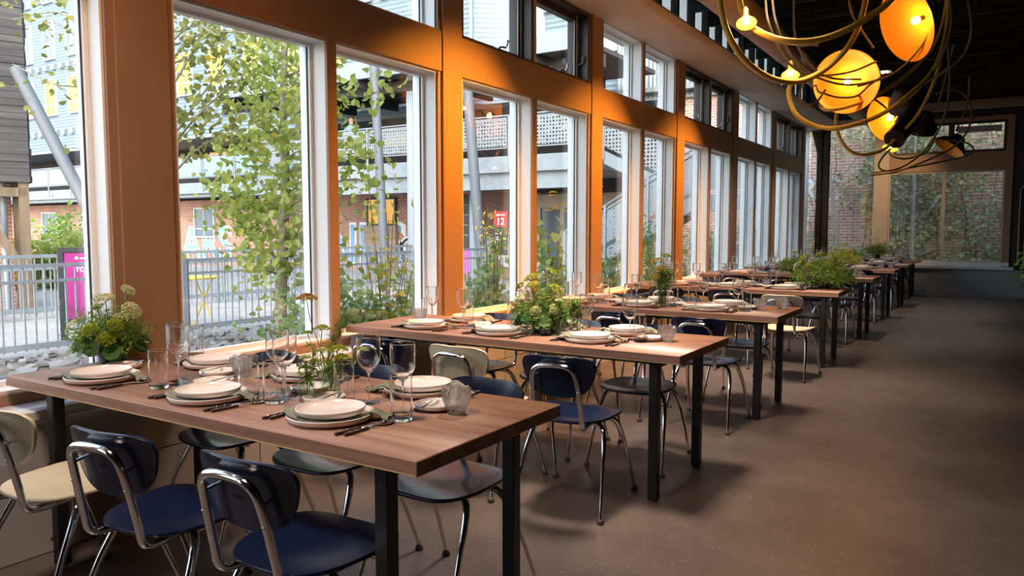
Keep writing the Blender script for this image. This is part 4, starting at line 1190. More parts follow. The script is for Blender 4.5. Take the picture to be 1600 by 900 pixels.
# magenta sign in a black frame
c = at(143, 387, 10.7)
sg = empty('notice_board', (c.x, c.y, GZ), math.radians(65), 'magenta poster in a black freestanding frame behind the fence', 'sign')
q = MB(); H_ = 1.11 - GZ
for lo, hi in (((-.42, -.03, 0), (-.35, .03, H_)), ((.35, -.03, 0), (.42, .03, H_)), ((-.35, -.03, H_ - .07), (.35, .03, H_)), ((-.35, -.03, .25), (.35, .03, .32))): q.box(lo, hi, c=.004)
q.build('board_frame', M['anth'], sg)
q = MB(); q.box((-.35, -.012, .32), (.35, .012, H_ - .07)); q.build('poster', M['magenta'], sg)
RX = (math.radians(90), 0, 0)
lettering('headline', 'TORSTE', .085, M['inkwhite'], sg, (-.21, -.014, H_ - .335), RX, .002, .002)
lettering('subtitle', 'Sinon', .06, M['inkwhite'], sg, (-.05, -.014, H_ - .41), RX, .002, .001)
lo = MB(); lo.prism([(-.21, -.013, H_ - .165), (-.17, -.013, H_ - .165), (-.17, -.013, H_ - .14), (-.19, -.013, H_ - .115), (-.21, -.013, H_ - .14)], (0, -.003, 0)); lo.box((-.15, -.016, H_ - .158), (.04, -.013, H_ - .142)); lo.build('logo', M['inkwhite'], sg)

# yellow bistro table and chair beyond the fence
c = at(300, 433, 11.95)
yt = empty('bistro_table', (c.x, c.y, GZ), 0, 'round yellow folding table in the courtyard behind the fence', 'table')
zt = .82
MB().lathe([(0, zt - .025), (.40, zt - .025), (.405, zt - .01), (.40, zt), (0, zt)], 36).build('tabletop', M['yellow'], yt)
for sx in (-1, 1):
    q = MB(); q.tube([(sx * .28, -.2, 0), (-sx * .22, -.2, zt - .03)], .013, 8); q.build('leg', M['yellow'], yt)
    q = MB(); q.tube([(sx * .28, .2, 0), (-sx * .22, .2, zt - .03)], .013, 8); q.build('leg', M['yellow'], yt)
c2 = c + Vector((-.55, -.55, 0))
yc = empty('bistro_chair', (c2.x, c2.y, GZ), .6, 'yellow folding chair beside the yellow courtyard table', 'chair')
q = MB()
for kx in range(5): q.box((-.2, -.19 + kx * .08, .45), (.2, -.13 + kx * .08, .465))
q.build('seat', M['yellow'], yc)
q = MB(); q.box((-.2, .20, .62), (.2, .215, .70)); q.box((-.2, .22, .76), (.2, .235, .84)); q.build('backrest', M['yellow'], yc)
for sx in (-1, 1):
    q = MB(); q.tube([(sx * .2, -.22, 0), (sx * .2, .23, .86)], .011, 8); q.build('leg', M['yellow'], yc)
    q = MB(); q.tube([(sx * .185, .24, 0), (sx * .185, -.18, .45)], .011, 8); q.build('leg', M['yellow'], yc)

# old plank tower on a brick base, with a raking steel tube
tw = empty('plank_tower', (-15.05, 7.16, GZ), math.radians(70), 'dark weathered plank tower raised on brick and timber', 'tower')
q = MB()
for kx, z in enumerate(np.arange(2.42, 9.5, .125)):
    d_ = random.uniform(0, .03)
    q.box((-4.6, -.02 - d_, z), (0, .02, z + .119)); q.box((-.02, .02, z), (.02 + d_, 3.6, z + .119))
q.box((-4.6, .03, 2.42), (-.03, 3.6, 9.5))
q.build('cladding', M['plank'], tw)
q = MB(); q.box((-4.6, .7, 0), (-.25, 3.4, 2.42)); q.build('brick_base', M['brick'], tw)
for a, b_ in (((-.10, .1, 0), (-.10, .1, 2.42)), ((-.16, .5, 0), (-.16, .5, 2.42))):
    MB().bar(a, b_, .16, .16).build('post', M['timber'], tw)
MB().bar((-.12, .1, .75), (-.95, .1, 2.3), .12, .14).build('brace', M['timber'], tw)
MB().box((-1.0, .02, 2.16), (-.05, .2, 2.32)).build('brace', M['timber'], tw)
MB().tube([(-.40, .4, 0), (-.40, .4, 2.42)], .06, 12).build('downpipe', M['galv'], tw)
q = MB()
A_, B_ = at(44, 145, 13.4), at(146, 342, 13.2); d_ = (B_ - A_).normalized(); B_ = B_ + d_ * ((GZ - B_.z) / d_.z)
q.tube([A_ - d_ * .5, B_], .105, 18); q.lathe([(0, 0), (.2, 0), (.2, .03), (0, .03)], 20, 0, (B_.x, B_.y, GZ))
tag(q.build('steel_strut', M['strut']), 'raking grey steel tube leaning from the plank tower', 'strut')

# corrugated building: things are measured along its front, which runs square to the window wall
FY = 20.0
bd = empty('corrugated_building', (-30, FY, GZ), 0, 'long pale corrugated building over a dark walkway and brick ground floor', 'building')
def W(x, y, z): return (x + 30, y - FY, z - GZ)
q = MB(); rows = []
zs = np.arange(5.25, 15.5, .075)
for kx, z in enumerate(zs): rows.append([W(-64, FY - (.03 if kx % 2 else 0), z), W(-14.2, FY - (.03 if kx % 2 else 0), z)])
q.grid(rows)
rows = []
for kx, z in enumerate(zs): rows.append([W(-14.2, FY - (.03 if kx % 2 else 0), z), W(-14.2 + .9, FY + .9, z)])
q.grid(rows)
rows = []
for kx, z in enumerate(zs): rows.append([W(-13.3, FY + .9 - (.03 if kx % 2 else 0), z), W(-5.5, FY + .9 - (.03 if kx % 2 else 0), z)])
q.grid(rows)
q.box(W(-64, FY + .95, 5.25), W(-5.5, FY + 8, 15.45)); q.box(W(-64, FY + .02, 5.25), W(-14.3, FY + .95, 15.45))
q.build('siding', M['siding'], bd, 0)
q = MB(); q.box(W(-14.26, FY - .06, 5.25), W(-14.14, FY + .04, 15.45)); q.box(W(-64, FY - .05, 5.12), W(-5.5, FY + 3, 5.25)); q.build('corner_trim', M['galv'], bd)
q = MB(); q.box(W(-64, FY + 2.6, 2.6), W(-5.5, FY + 2.8, 5.12)); q.build('recess_wall', M['recess'], bd)
q = MB(); q.box(W(-64, FY + .8, GZ), W(-5.5, FY + 1.0, 2.62)); q.build('brick_wall', M['brick'], bd)
def bwin(x0, x1, z0, z1, y, pane, mull=0, frame='white', dp=.10):
    f_ = MB(); t_ = .07
    for lo, hi in (((x0, z0), (x0 + t_, z1)), ((x1 - t_, z0), (x1, z1)), ((x0 + t_, z0), (x1 - t_, z0 + t_)), ((x0 + t_, z1 - t_), (x1 - t_, z1))):
        f_.box(W(lo[0], y - dp, lo[1]), W(hi[0], y + .02, hi[1]))
    if mull:
        f_.box(W(x0 + t_, y - dp * .7, z0 + (z1 - z0) * .30 - .025), W(x1 - t_, y, z0 + (z1 - z0) * .30 + .025))
        f_.box(W(x0 + (x1 - x0) * .45, y - dp * .7, z0 + t_), W(x0 + (x1 - x0) * .45 + .05, y, z1 - t_))
    fo = f_.build('window_frame', M[frame], bd)
    MB().box(W(x0 + t_, y - .05, z0 + t_), W(x1 - t_, y - .035, z1 - t_)).build('pane', M[pane], fo)
kx = 0
for x in np.arange(-44.2, -14.9, 2.13):
    for z0, z1 in ((6.9, 8.68), (9.6, 11.45), (12.3, 14.1)):
        bwin(x, x + 1.0, z0, z1, FY - .03, 'winglass' if kx % 3 else 'yellowpane' if 'yellowpane' in M else 'winglass', 1); kx += 1
q = MB()
for x in np.arange(-44.9, -15, .71):
    for z in (5.95, 9.1): q.box(W(x, FY - .16, z), W(x + .30, FY, z + .26))
for x in np.arange(-12.9, -6, .85): q.box(W(x, FY + .74, 8.0), W(x + .34, FY + .9, 8.3))
q.build('vent_boxes', M['galv'], bd)
bwin(-14.0 + .95, -12.6 + .55, 6.7, 8.9, FY + .87, 'violet', 1, dp=.14)
bwin(-10.2, -9.1, 6.55, 7.3, FY + .87, 'violet', 0, dp=.16)
# recess: lit openings and a yellow board
for x0, x1, z0, z1, mt in ((-34.5, -32.0, 4.0, 4.75, 'litwin'), (-30.9, -29.0, 4.2, 4.9, 'litwin'), (-27.2, -26.2, 4.2, 4.85, 'litwin'), (-20.1, -19.0, 4.55, 5.0, 'litwin')):
    MB().box(W(x0, FY + 2.56, z0), W(x1, FY + 2.6, z1)).build('lit_opening', M[mt], bd)
# ground floor
bwin(-42.5, -41.0, GZ, 2.25, FY + .8, 'winglass', 1)
bwin(-38.6, -37.6, .9, 2.2, FY + .8, 'winglass', 1)
bwin(-29.6, -28.2, 1.0, 2.3, FY + .8, 'winglass', 1)
bwin(-19.45, -18.05, 1.5, 2.5, FY + .8, 'litwin', 0, 'anth')
MB().box(W(-19.5, FY + .62, GZ), W(-18.0, FY + .8, 1.5)).build('timber_infill', M['oldwood'], bd)
for x0 in (-12.2, -10.3):
    f_ = MB(); z1 = 2.45; x1 = x0 + 1.75
    f_.box(W(x0, FY + .68, GZ), W(x0 + .12, FY + .8, z1)); f_.box(W(x1 - .12, FY + .68, GZ), W(x1, FY + .8, z1)); f_.box(W(x0 + .12, FY + .68, z1 - .42), W(x1 - .12, FY + .8, z1)); f_.box(W(x0 + .80, FY + .69, GZ), W(x0 + .95, FY + .8, z1 - .42)); f_.box(W(x0 + .12, FY + .69, GZ), W(x1 - .12, FY + .8, GZ + .25))
    do = f_.build('double_door', M['cream'], bd)
    for a, b_ in ((x0 + .14, x0 + .80), (x0 + .95, x1 - .14)): MB().box(W(a, FY + .73, GZ + .25), W(b_, FY + .74, z1 - .42)).build('pane', M['winglass'], do)
    q = MB(); q.ball(W(x0 + 1.35, FY + .70, 2.0), .05, 10, 8); q.build('door_lamp', emit('door lamp', (1, .62, .1), 3.0), do)
MB().box(W(-12.3, FY + .55, 2.5), W(-8.3, FY + .8, 3.0)).build('transom', M['anth'], bd)
# painted letters sprayed on the brick
gl = pr('spray paint white', (0.70, 0.73, 0.74), 0.7); gb = pr('spray paint blue', (0.22, 0.38, 0.58), 0.7); gd = pr('spray paint black', (0.03, 0.03, 0.035), 0.7)
for body, x, z, s_, mt, off in (('NKS', -21.6, .12, 2.1, gl, .075), ('NKS', -21.55, .16, 2.0, gb, .01), ('OPN', -18.0, .22, 1.25, gl, .05), ('OPN', -17.97, .26, 1.18, gd, -.004), ('ARS', -30.6, .1, 2.0, gl, .06), ('ARS', -30.55, .14, 1.9, gb, .0), ('SN', -14.9, .2, 1.3, gl, .05)):
    lettering('graffiti', body, s_, mt, bd, W(x, FY + .795 - (.004 if mt is not gl else 0), z), RX, .003, off)

# walkway: far stretch with blue infill, near stretch with punched panels
def walkway(label, x0, x1, y, y1, zf, panel, seg, beam_h, pm):
    r = empty('walkway', (x0, y, GZ), 0, label, 'walkway', 'walkway stretches')
    w_ = x1 - x0; zf -= GZ
    MB().box((0, 0, zf - .22), (w_, y1 - y, zf)).build('deck', M['galv'], r)
    MB().box((0, -.05, zf - .22), (w_, 0, zf + .20)).build('edge_plate', M['galv'], r)
    MB().box((0, .12, zf - .22 - beam_h), (w_, .30, zf - .22)).box((0, .02, zf - .24 - beam_h), (w_, .4, zf - .21 - beam_h)).build('beam', M['galv'], r)
    n = int(round(w_ / seg))
    for k in range(n + 1):
        xx = k * w_ / n
        MB().box((xx - .03, -.09, zf - .15), (xx + .03, -.05, zf + 1.26)).build('post', M['fence'], r)
        if k < n:
            a, b_ = xx + .10, xx + w_ / n - .10
            MB().box((a, -.075, zf + .44), (b_, -.065, zf + 1.16)).build('panel', M[pm], r)
            q = MB()
            for lo, hi in (((a - .03, zf + .39), (a, zf + 1.19)), ((b_, zf + .39), (b_ + .03, zf + 1.19)), ((a, zf + .39), (b_, zf + .42)), ((a, zf + 1.16), (b_, zf + 1.19))): q.box((lo[0], -.085, lo[1]), (hi[0], -.055, hi[1]))
            q.build('panel_frame', M['fence'], r)
    MB().tube([(0, -.07, zf + 1.24), (w_, -.07, zf + 1.24)], .026, 10).build('handrail', M['fence'], r)
    return r
walkway('raised walkway with pale blue infill panels along the building', -62, -20.8, 19.2, 22.5, 3.02, True, 2.0, .12, 'panelb')
walkway('nearer raised walkway with punched grey panels and steel beams', -20.8, -8.35, 17.0, 22.5, 3.08, True, 2.35, .42, 'perf')
MB_ = MB(); MB_.box((-22, 15.9, 5.55), (-8.0, 19.85, 5.66), 0); MB_.box((-22, 15.8, 5.50), (-8.0, 15.9, 5.95), 1)
for x in np.arange(-21, -8, 1.9): MB_.box((x, 15.9, 5.3), (x + .14, 19.8, 5.55), 0)
MB_.box((-22, 16.6, 5.2), (-8.0, 16.75, 5.5), 0)
tag(MB_.build('canopy_roof', [M['recess'], M['galv']]), 'dark canopy roof with pale edge over the near walkway', 'canopy')
for (a, b_, rr, lab) in ((at(583, 88, 20.5), at(601, 402, 20.5), .12, 'raking steel tube column in front of the graffiti'), (at(733, 170, 19.0), at(752, 412, 19.0), .13, 'raking steel tube column beside the black information board')):
    d_ = (b_ - a).normalized(); b_ = b_ + d_ * ((GZ - b_.z) / d_.z); a = a - d_ * ((5.3 - a.z) / -d_.z) if a.z < 5.3 else a
    q = MB(); q.tube([a, b_], rr, 16); q.lathe([(0, 0), (.24, 0), (.24, .03), (0, .03)], 20, 0, (b_.x, b_.y, GZ))
    tag(q.build('steel_column', M['strut']), lab, 'column')
for x, y, lab in ((-13.95, 16.75, 'upright steel post under the canopy'), (-17.0, 21.3, 'dark square post before the brick wall'), (-12.7, 18.0, 'grey square post by the number twelve sign')):
    q = MB(); q.box((x - .11, y - .11, GZ), (x + .11, y + .11, 2.6 if y > 17.5 else 5.25)); q.box((x - .2, y - .2, GZ), (x + .2, y + .2, GZ + .03)); tag(q.build('steel_column', M['fence']), lab, 'column')

# stairs: upper flight, landing, lower flight
def flight(r, a, b_, y, wdt):
    a, b_ = Vector(a), Vector(b_); d_ = b_ - a
    for yy in (y, y + wdt):
        q = MB(); q.prism([(a.x, yy, a.z), (b_.x, yy, b_.z), (b_.x, yy, b_.z + .32), (a.x, yy, a.z + .32)], (0, .03, 0)); q.build('stringer', M['galv'], r)
    n = max(3, int(abs(d_.z) / .18))
    q = MB()
    for k in range(n):
        p = a + d_ * ((k + .5) / n); q.box((p.x - .14, y + .03, p.z + .16), (p.x + .14, y + wdt, p.z + .19))
    q.build('treads', M['galv'], r)
    q = MB(); q.prism([(a.x, y - .01, a.z + .42), (b_.x, y - .01, b_.z + .42), (b_.x, y - .01, b_.z + 1.22), (a.x, y - .01, a.z + 1.22)], (0, .012, 0)); q.build('panel', M['perf'], r)
    q = MB(); q.tube([a + Vector((0, y - a.y - .02, 1.30)), b_ + Vector((0, y - b_.y - .02, 1.30))], .022, 8); q.tube([a + Vector((0, y - a.y - .02, 1.18)), b_ + Vector((0, y - b_.y - .02, 1.18))], .022, 8); q.build('handrail', M['fence'], r)
    for k in range(4):
        p = a + d_ * (k / 3); MB().box((p.x - .025, y - .05, p.z + .1), (p.x + .025, y - .01, p.z + 1.3)).build('post', M['fence'], r)
st = empty('stairs', (0, 0, 0), 0, 'galvanised outdoor stairs with punched panels and a landing', 'stairs')
flight(st, (-8.25, 17.2, 2.98), (-5.6, 17.2, 1.70), 17.2, 1.0)
flight(st, (-8.6, 15.9, .02), (-5.5, 15.9, 1.78), 15.9, .92)
MB().box((-5.55, 15.9, 1.86), (-3.9, 18.2, 1.98)).box((-5.55, 15.87, 1.76), (-3.9, 15.9, 2.10)).build('landing', M['galv'], st)
MB().box((-5.45, 15.86, 2.2), (-4.0, 15.872, 3.05)).build('panel', M['perf'], st)
MB().tube([(-5.5, 15.86, 3.1), (-3.95, 15.86, 3.1)], .022, 8).build('handrail', M['galv'], st)
for x in (-5.5, -3.95): MB().box((x - .03, 15.84, GZ), (x + .03, 15.9, 3.1)).build('post', M['galv'], st)

# signs by the doors
c = on_y(782, 360, 17.6)
ns = empty('building_sign', (c.x, c.y, GZ), 0, 'red square sign with number twelve over a dark board', 'sign')
z1 = 1.85 - GZ
MB().box((-.22, 0, z1 - .42), (.22, .03, z1)).build('number_plate', M['redsign'], ns)
lettering('number', '12', .27, M['inkwhite'], ns, (0, -.003, z1 - .36), RX, .003, .002, 'CENTER')
MB().box((-.14, -.004, z1 - .11), (.14, 0, z1 - .075)).build('caption', M['inkwhite'], ns)
MB().box((-.22, 0, z1 - 1.20), (.22, .03, z1 - .43)).build('board', M['anth'], ns)
q = MB()
for z, w_ in ((.53, .11), (.58, .20), (.62, .17), (.72, .13), (.77, .15)): q.box((-.16, -.004, z1 - z), (-.16 + w_, 0, z1 - z + .018))
q.build('small_print', M['inkwhite'], ns)
MB().box((-.03, .03, 0), (.03, .08, z1 - .1)).build('post', M['fence'], ns)
c = on_y(722, 360, 18.6)
ib = empty('information_board', (c.x - .05, c.y, GZ), 0, 'tall dark information board with a magenta foot', 'sign')
MB().box((-.42, 0, .95), (.32, .05, 2.6)).build('board', M['anth'], ib)
MB().box((-.42, 0, .25), (.32, .05, .95)).build('foot_panel', pr('bright magenta', (.75, .08, .50), .4), ib)
q = MB()
for z in (1.25, 1.55, 1.85, 2.15): q.box((-.38, -.004, z), (-.20, 0, z + .05)); q.box((-.38, -.004, z + .14), (.28, -.001, z + .147))
for z in (.45, .65): q.box((-.38, -.004, z), (-.22, 0, z + .05))
q.build('small_print', M['inkwhite'], ib)
for x in (-.3, .2): MB().box((x - .03, .05, 0), (x + .03, .1, 2.4)).build('post', M['fence'], ib)
fl = on_y(894, 192, 19)
sl = empty('flood_lamps', tuple(fl), 0, 'pair of white flood lamps under the canopy edge', 'lamp')
q = MB(); q.box((-.05, 0, -.05), (.05, .1, .35)); q.build('bracket', M['white'], sl)
for z, x in ((.22, -.12), (-.12, -.14)):
    q = MB(); q.tube([(x + .14, -.02, z + .06), (x - .08, -.14, z - .02)], [.05, .085], 14); q.build('lamp_head', M['white'], sl)
q = MB(); q.bar((0, .1, .1), (0, 1.9, .1), .05, .05); q.build('arm', M['white'], sl)

# person leaning at the walkway rail
def person(loc, rz, label):
    V = {'pelvis': (0, 0, .95), 'waist': (0, .0, 1.08), 'chest': (0, .01, 1.30), 'neck0': (0, .0, 1.45), 'neck': (0, -.01, 1.52), 'head0': (0, -.02, 1.60), 'head': (0, -.02, 1.68), 'crown': (0, -.01, 1.745),
         'hipl': (.09, 0, .90), 'kneel': (.11, -.03, .49), 'anklel': (.11, .02, .09), 'toel': (.13, -.16, .03), 'hipr': (-.09, 0, .90), 'kneer': (-.11, .0, .49), 'ankler': (-.12, .05, .09), 'toer': (-.14, -.13, .03),
         'shl': (.17, .01, 1.41), 'ell': (.23, -.02, 1.13), 'wrl': (.17, -.24, 1.10), 'hal': (.15, -.31, 1.12), 'shr': (-.17, .01, 1.41), 'elr': (-.23, -.03, 1.13), 'wrr': (-.15, -.24, 1.12), 'har': (-.13, -.31, 1.13)}
    Rr = {'pelvis': .13, 'waist': .12, 'chest': .14, 'neck0': .085, 'neck': .055, 'head0': .07, 'head': .085, 'crown': .06, 'hipl': .085, 'hipr': .085, 'kneel': .058, 'kneer': .058, 'anklel': .042, 'ankler': .042, 'toel': .035, 'toer': .035,
          'shl': .062, 'shr': .062, 'ell': .043, 'elr': .043, 'wrl': .030, 'wrr': .030, 'hal': .034, 'har': .034}
    Ed = [('pelvis', 'waist'), ('waist', 'chest'), ('chest', 'neck0'), ('neck0', 'neck'), ('neck', 'head0'), ('head0', 'head'), ('head', 'crown'), ('pelvis', 'hipl'), ('hipl', 'kneel'), ('kneel', 'anklel'), ('anklel', 'toel'), ('pelvis', 'hipr'), ('hipr', 'kneer'), ('kneer', 'ankler'), ('ankler', 'toer'),
          ('neck0', 'shl'), ('shl', 'ell'), ('ell', 'wrl'), ('wrl', 'hal'), ('neck0', 'shr'), ('shr', 'elr'), ('elr', 'wrr'), ('wrr', 'har')]
    for s_, b_ in (('l', 1), ('r', -1)):
        h0 = V['ha' + s_]
        for k in range(5):
            nm = 'f%s%d' % (s_, k)
            off = (k - 1.5) * .017
            if k < 4: V[nm] = (h0[0] + off, h0[1] - .05 - .006 * (1.5 - abs(k - 1.5)), h0[2] + .008); V[nm + 't'] = (h0[0] + off, h0[1] - .08, h0[2] - .025)
            else: V[nm] = (h0[0] - b_ * .045, h0[1] - .01, h0[2] + .0); V[nm + 't'] = (h0[0] - b_ * .055, h0[1] - .045, h0[2] - .01)
            Rr[nm] = .009; Rr[nm + 't'] = .008; Ed += [('ha' + s_, nm), (nm, nm + 't')]
    keys = list(V); me = bpy.data.meshes.new('person')
    me.from_pydata([V[k] for k in keys], [(keys.index(a), keys.index(b_)) for a, b_ in Ed], [])
    o = bpy.data.objects.new('person', me); COL.objects.link(o)
    md = o.modifiers.new('skin', 'SKIN')
    for i_, k in enumerate(keys):
        me.skin_vertices[0].data[i_].radius = (Rr[k], Rr[k] * (.78 if k in ('chest', 'waist', 'pelvis') else 1)); me.skin_vertices[0].data[i_].use_root = (k == 'pelvis')
    sd = o.modifiers.new('smooth', 'SUBSURF'); sd.levels = 2; sd.render_levels = 2
    dg = bpy.context.evaluated_depsgraph_get(); dg.update()
    nm = bpy.data.meshes.new_from_object(o.evaluated_get(dg)); bpy.data.objects.remove(o)
    for mm in (pr('skin', (.55, .33, .25), .5), pr('teal jacket', (.22, .36, .34), .8), pr('dark trousers', (.03, .035, .05), .8), pr('dark shoes', (.02, .02, .02), .5)):
        nm.materials.append(mm)
    for p in nm.polygons:
        z = p.center.z; yy = p.center.y
        p.material_index = 3 if z < .10 else 2 if z < .95 else (0 if (z > 1.49 or (yy < -.25 and z > 1.0)) else 1)
        p.use_smooth = True
    po = link('person', nm); po.location = loc; po.rotation_euler = (0, 0, rz)
    tag(po, label, 'person')
    q = MB(); q.ball((0, .012, 1.70), .096, 14, 10, sc=(.95, 1.0, .82)); q.build('hair', pr('brown hair', (.07, .035, .02), .7), po)
    q = MB(); q.ball((0, -.115, 1.665), .014, 8, 6, sc=(.8, 1, 1.4)); q.build('nose', nm.materials[0], po)
    q = MB()
    for sx in (-1, 1): q.ball((sx * .030, -.098, 1.685), .009, 8, 6)
    q.box((-.022, -.104, 1.628), (.022, -.098, 1.634)); q.build('eyes_and_mouth', pr('dark features', (.05, .02, .02), .5), po)
    for sx in (-1, 1):
        q = MB(); q.ball((sx * .087, -.01, 1.67), .022, 8, 6, sc=(.4, .7, 1.3)); q.build('ear', nm.materials[0], po)
    return po
person((-17.05, 17.55, 3.08), .5, 'person in a teal jacket standing at the walkway rail')

# ------------------------------------------------------------------ trees, shrubs, ivy
def tree(name, label, base, trunk, branches, leafm, bark, n_per, lsize, spread, extra=()):
    r = empty(name, base, 0, label, 'tree')
    B0 = Vector(base)
    q = MB(); C = spline([Vector(p) - B0 for p, _ in trunk], 6)
    rr = np.interp(np.linspace(0, 1, len(C)), np.linspace(0, 1, len(trunk)), [a for _, a in trunk])
    q.tube(C, list(rr), 10); q.build('trunk', M[bark], r)
    P = []; 
    for pts, rad, n in branches:
        b_ = MB(); D_ = spline([Vector(p) - B0 for p in pts], 5)
        b_.tube(D_, [rad * (1 - .8 * k / len(D_)) for k in range(len(D_))], 6); b_.build('branch', M[bark if rad > .012 else 'twig'], r)
        t_ = RNG.uniform(.25, 1.0, n) ** .8
        pp = np.array([tuple(D_[int(k * (len(D_) - 1))]) for k in t_]) + rvec(n) * spread
        P.append(pp)
    for c_, rad, n in extra: P.append(np.array(tuple(Vector(c_) - B0)) + rvec(n) * np.array(rad))
    P = np.concatenate(P); n = len(P)
    link('foliage', leaf_mesh('foliage', P, rvec(n) + np.array([.3, -.5, .3]), RNG.uniform(.65, 1.25, n) * lsize, M[leafm], 'heart'), r)
    return r
TD_ = 8.5
def tp_(px, py, d=TD_): return tuple(at(px, py, d))
tb = at(438, 565, TD_)
br = []
for py, dx, dy, n in ((430, -60, -25, 70), (400, 55, -40, 80), (370, -85, -30, 110), (345, 60, -55, 90), (320, -110, -20, 120), (300, 50, -50, 90), (270, -90, -60, 110), (250, 80, -60, 100), (225, -70, -70, 100), (200, 55, -70, 100), (175, -60, -80, 100), (150, 50, -70, 90), (130, -50, -60, 80), (100, 40, -70, 80), (90, -45, -60, 60)):
    a = at(440 + (430 - py) * .02, py, TD_)
    br.append(([tuple(a), tuple(at(440 + dx * .5, py + dy * .4, TD_ + random.uniform(-.5, .5))), tuple(at(440 + dx, py + dy, TD_ + random.uniform(-.9, .9)))], .013, n))
for pts, n in (([(445, 270), (520, 248), (555, 240), (585, 244)], 90), ([(447, 180), (520, 150), (575, 150), (612, 128)], 80), ([(442, 330), (510, 290), (560, 280), (600, 300)], 70), ([(445, 120), (510, 95), (545, 92)], 50), ([(444, 220), (515, 175), (530, 168)], 40)):
    br.append(([tp_(x, y, TD_ - .3 * k) for k, (x, y) in enumerate(pts)], .010, n))
tree('poplar_tree', 'slender poplar with bright green heart shaped leaves before the fence', tuple(tb), [(tuple(tb - Vector((0, 0, .1))), .075), (tp_(440, 420), .062), (tp_(446, 300), .05), (tp_(443, 150), .04), (tp_(450, -60), .022)],
     br, 'leafpop', 'bark', 60, .074, .13, extra=[(tp_(450, 250), (.30, .3, .75), 420), (tp_(430, 350), (.42, .3, .30), 260), (tp_(460, 400), (.25, .25, .25), 120), (tp_(440, 120), (.35, .3, .5), 260)])
b2 = at(225, 640, 7.2)
br2 = []
for pts, n in (([(225, 250), (255, 120), (300, 85), (340, 45)], 130), ([(228, 300), (280, 215), (330, 160), (380, 120)], 190), ([(228, 330), (290, 250), (340, 215), (385, 200)], 120), ([(226, 200), (290, 100), (330, 20), (360, -40)], 200), ([(225, 150), (300, 60), (360, 50), (420, 60)], 200),
               ([(222, 260), (150, 150), (80, 130), (20, 100)], 40), ([(222, 220), (160, 90), (110, 50), (60, 20)], 60), ([(222, 200), (140, 60), (90, 20), (20, 30)], 60), ([(224, 300), (150, 240), (100, 230)], 14), ([(224, 320), (150, 170), (125, 120)], 30), ([(228, 280), (300, 170), (360, 90)], 160), ([(226, 120), (300, 40), (380, 90)], 120)):
    br2.append(([tuple(at(x, y, 7.2 + random.uniform(-.5, .5))) for x, y in pts], .016, n))
tree('poplar_tree', 'olive leaved tree with thin bare branches hidden partly by the first window post', tuple(b2), [(tuple(b2 - Vector((0, 0, .1))), .08), (tuple(at(224, 300, 7.2)), .06), (tuple(at(226, 100, 7.2)), .05), (tuple(at(222, -120, 7.2)), .03)],
     [(p_, r_, int(n_ * .62)) for p_, r_, n_ in br2], 'leafolive', 'bark', 60, .058, .14)

def shrub(label, base, h, w_, n, ls, mat, shape='heart', stems=9, top=None, cat='shrub', name='shrub'):
    r = empty(name, (base[0], base[1], GZ), random.random() * 6, label, cat, 'shrubs outside the windows')
    q = MB(); P = []
    for k in range(stems):
        a = 2 * PI * k / stems + random.uniform(-.3, .3); hh = h * random.uniform(.6, 1.0); rr = w_ * random.uniform(.2, .9)
        C = spline([(0, 0, 0), (rr * .35 * math.cos(a), rr * .35 * math.sin(a), hh * .5), (rr * math.cos(a), rr * math.sin(a), hh)], 6)
        q.tube(C, .0045, 5)
        m_ = max(4, n // stems); t_ = RNG.uniform(.15, 1.05, m_)
        P.append(np.array([tuple(C[min(len(C) - 1, int(k2 * (len(C) - 1)))]) for k2 in t_]) + rvec(m_) * w_ * .22)
    q.build('stems', M['twig'], r)
    P = np.concatenate(P); P[:, 2] = np.abs(P[:, 2])
    link('foliage', leaf_mesh('foliage', P, rvec(len(P)) * .7 + np.array([.4, -.5, .8]), RNG.uniform(.6, 1.3, len(P)) * ls, M[mat], shape), r)
    if top:
        c_, rad, cnt = top
        for k in range(cnt):
            P = umbel((random.uniform(-rad, rad), random.uniform(-rad, rad), h + random.uniform(-.15, .1)), .05, 60)
            link('flower', leaf_mesh('flower', P, rvec(60) * .4 + np.array([0, 0, 1]), RNG.uniform(.015, .03, 60), M[c_], 'oval'), r)
    return r
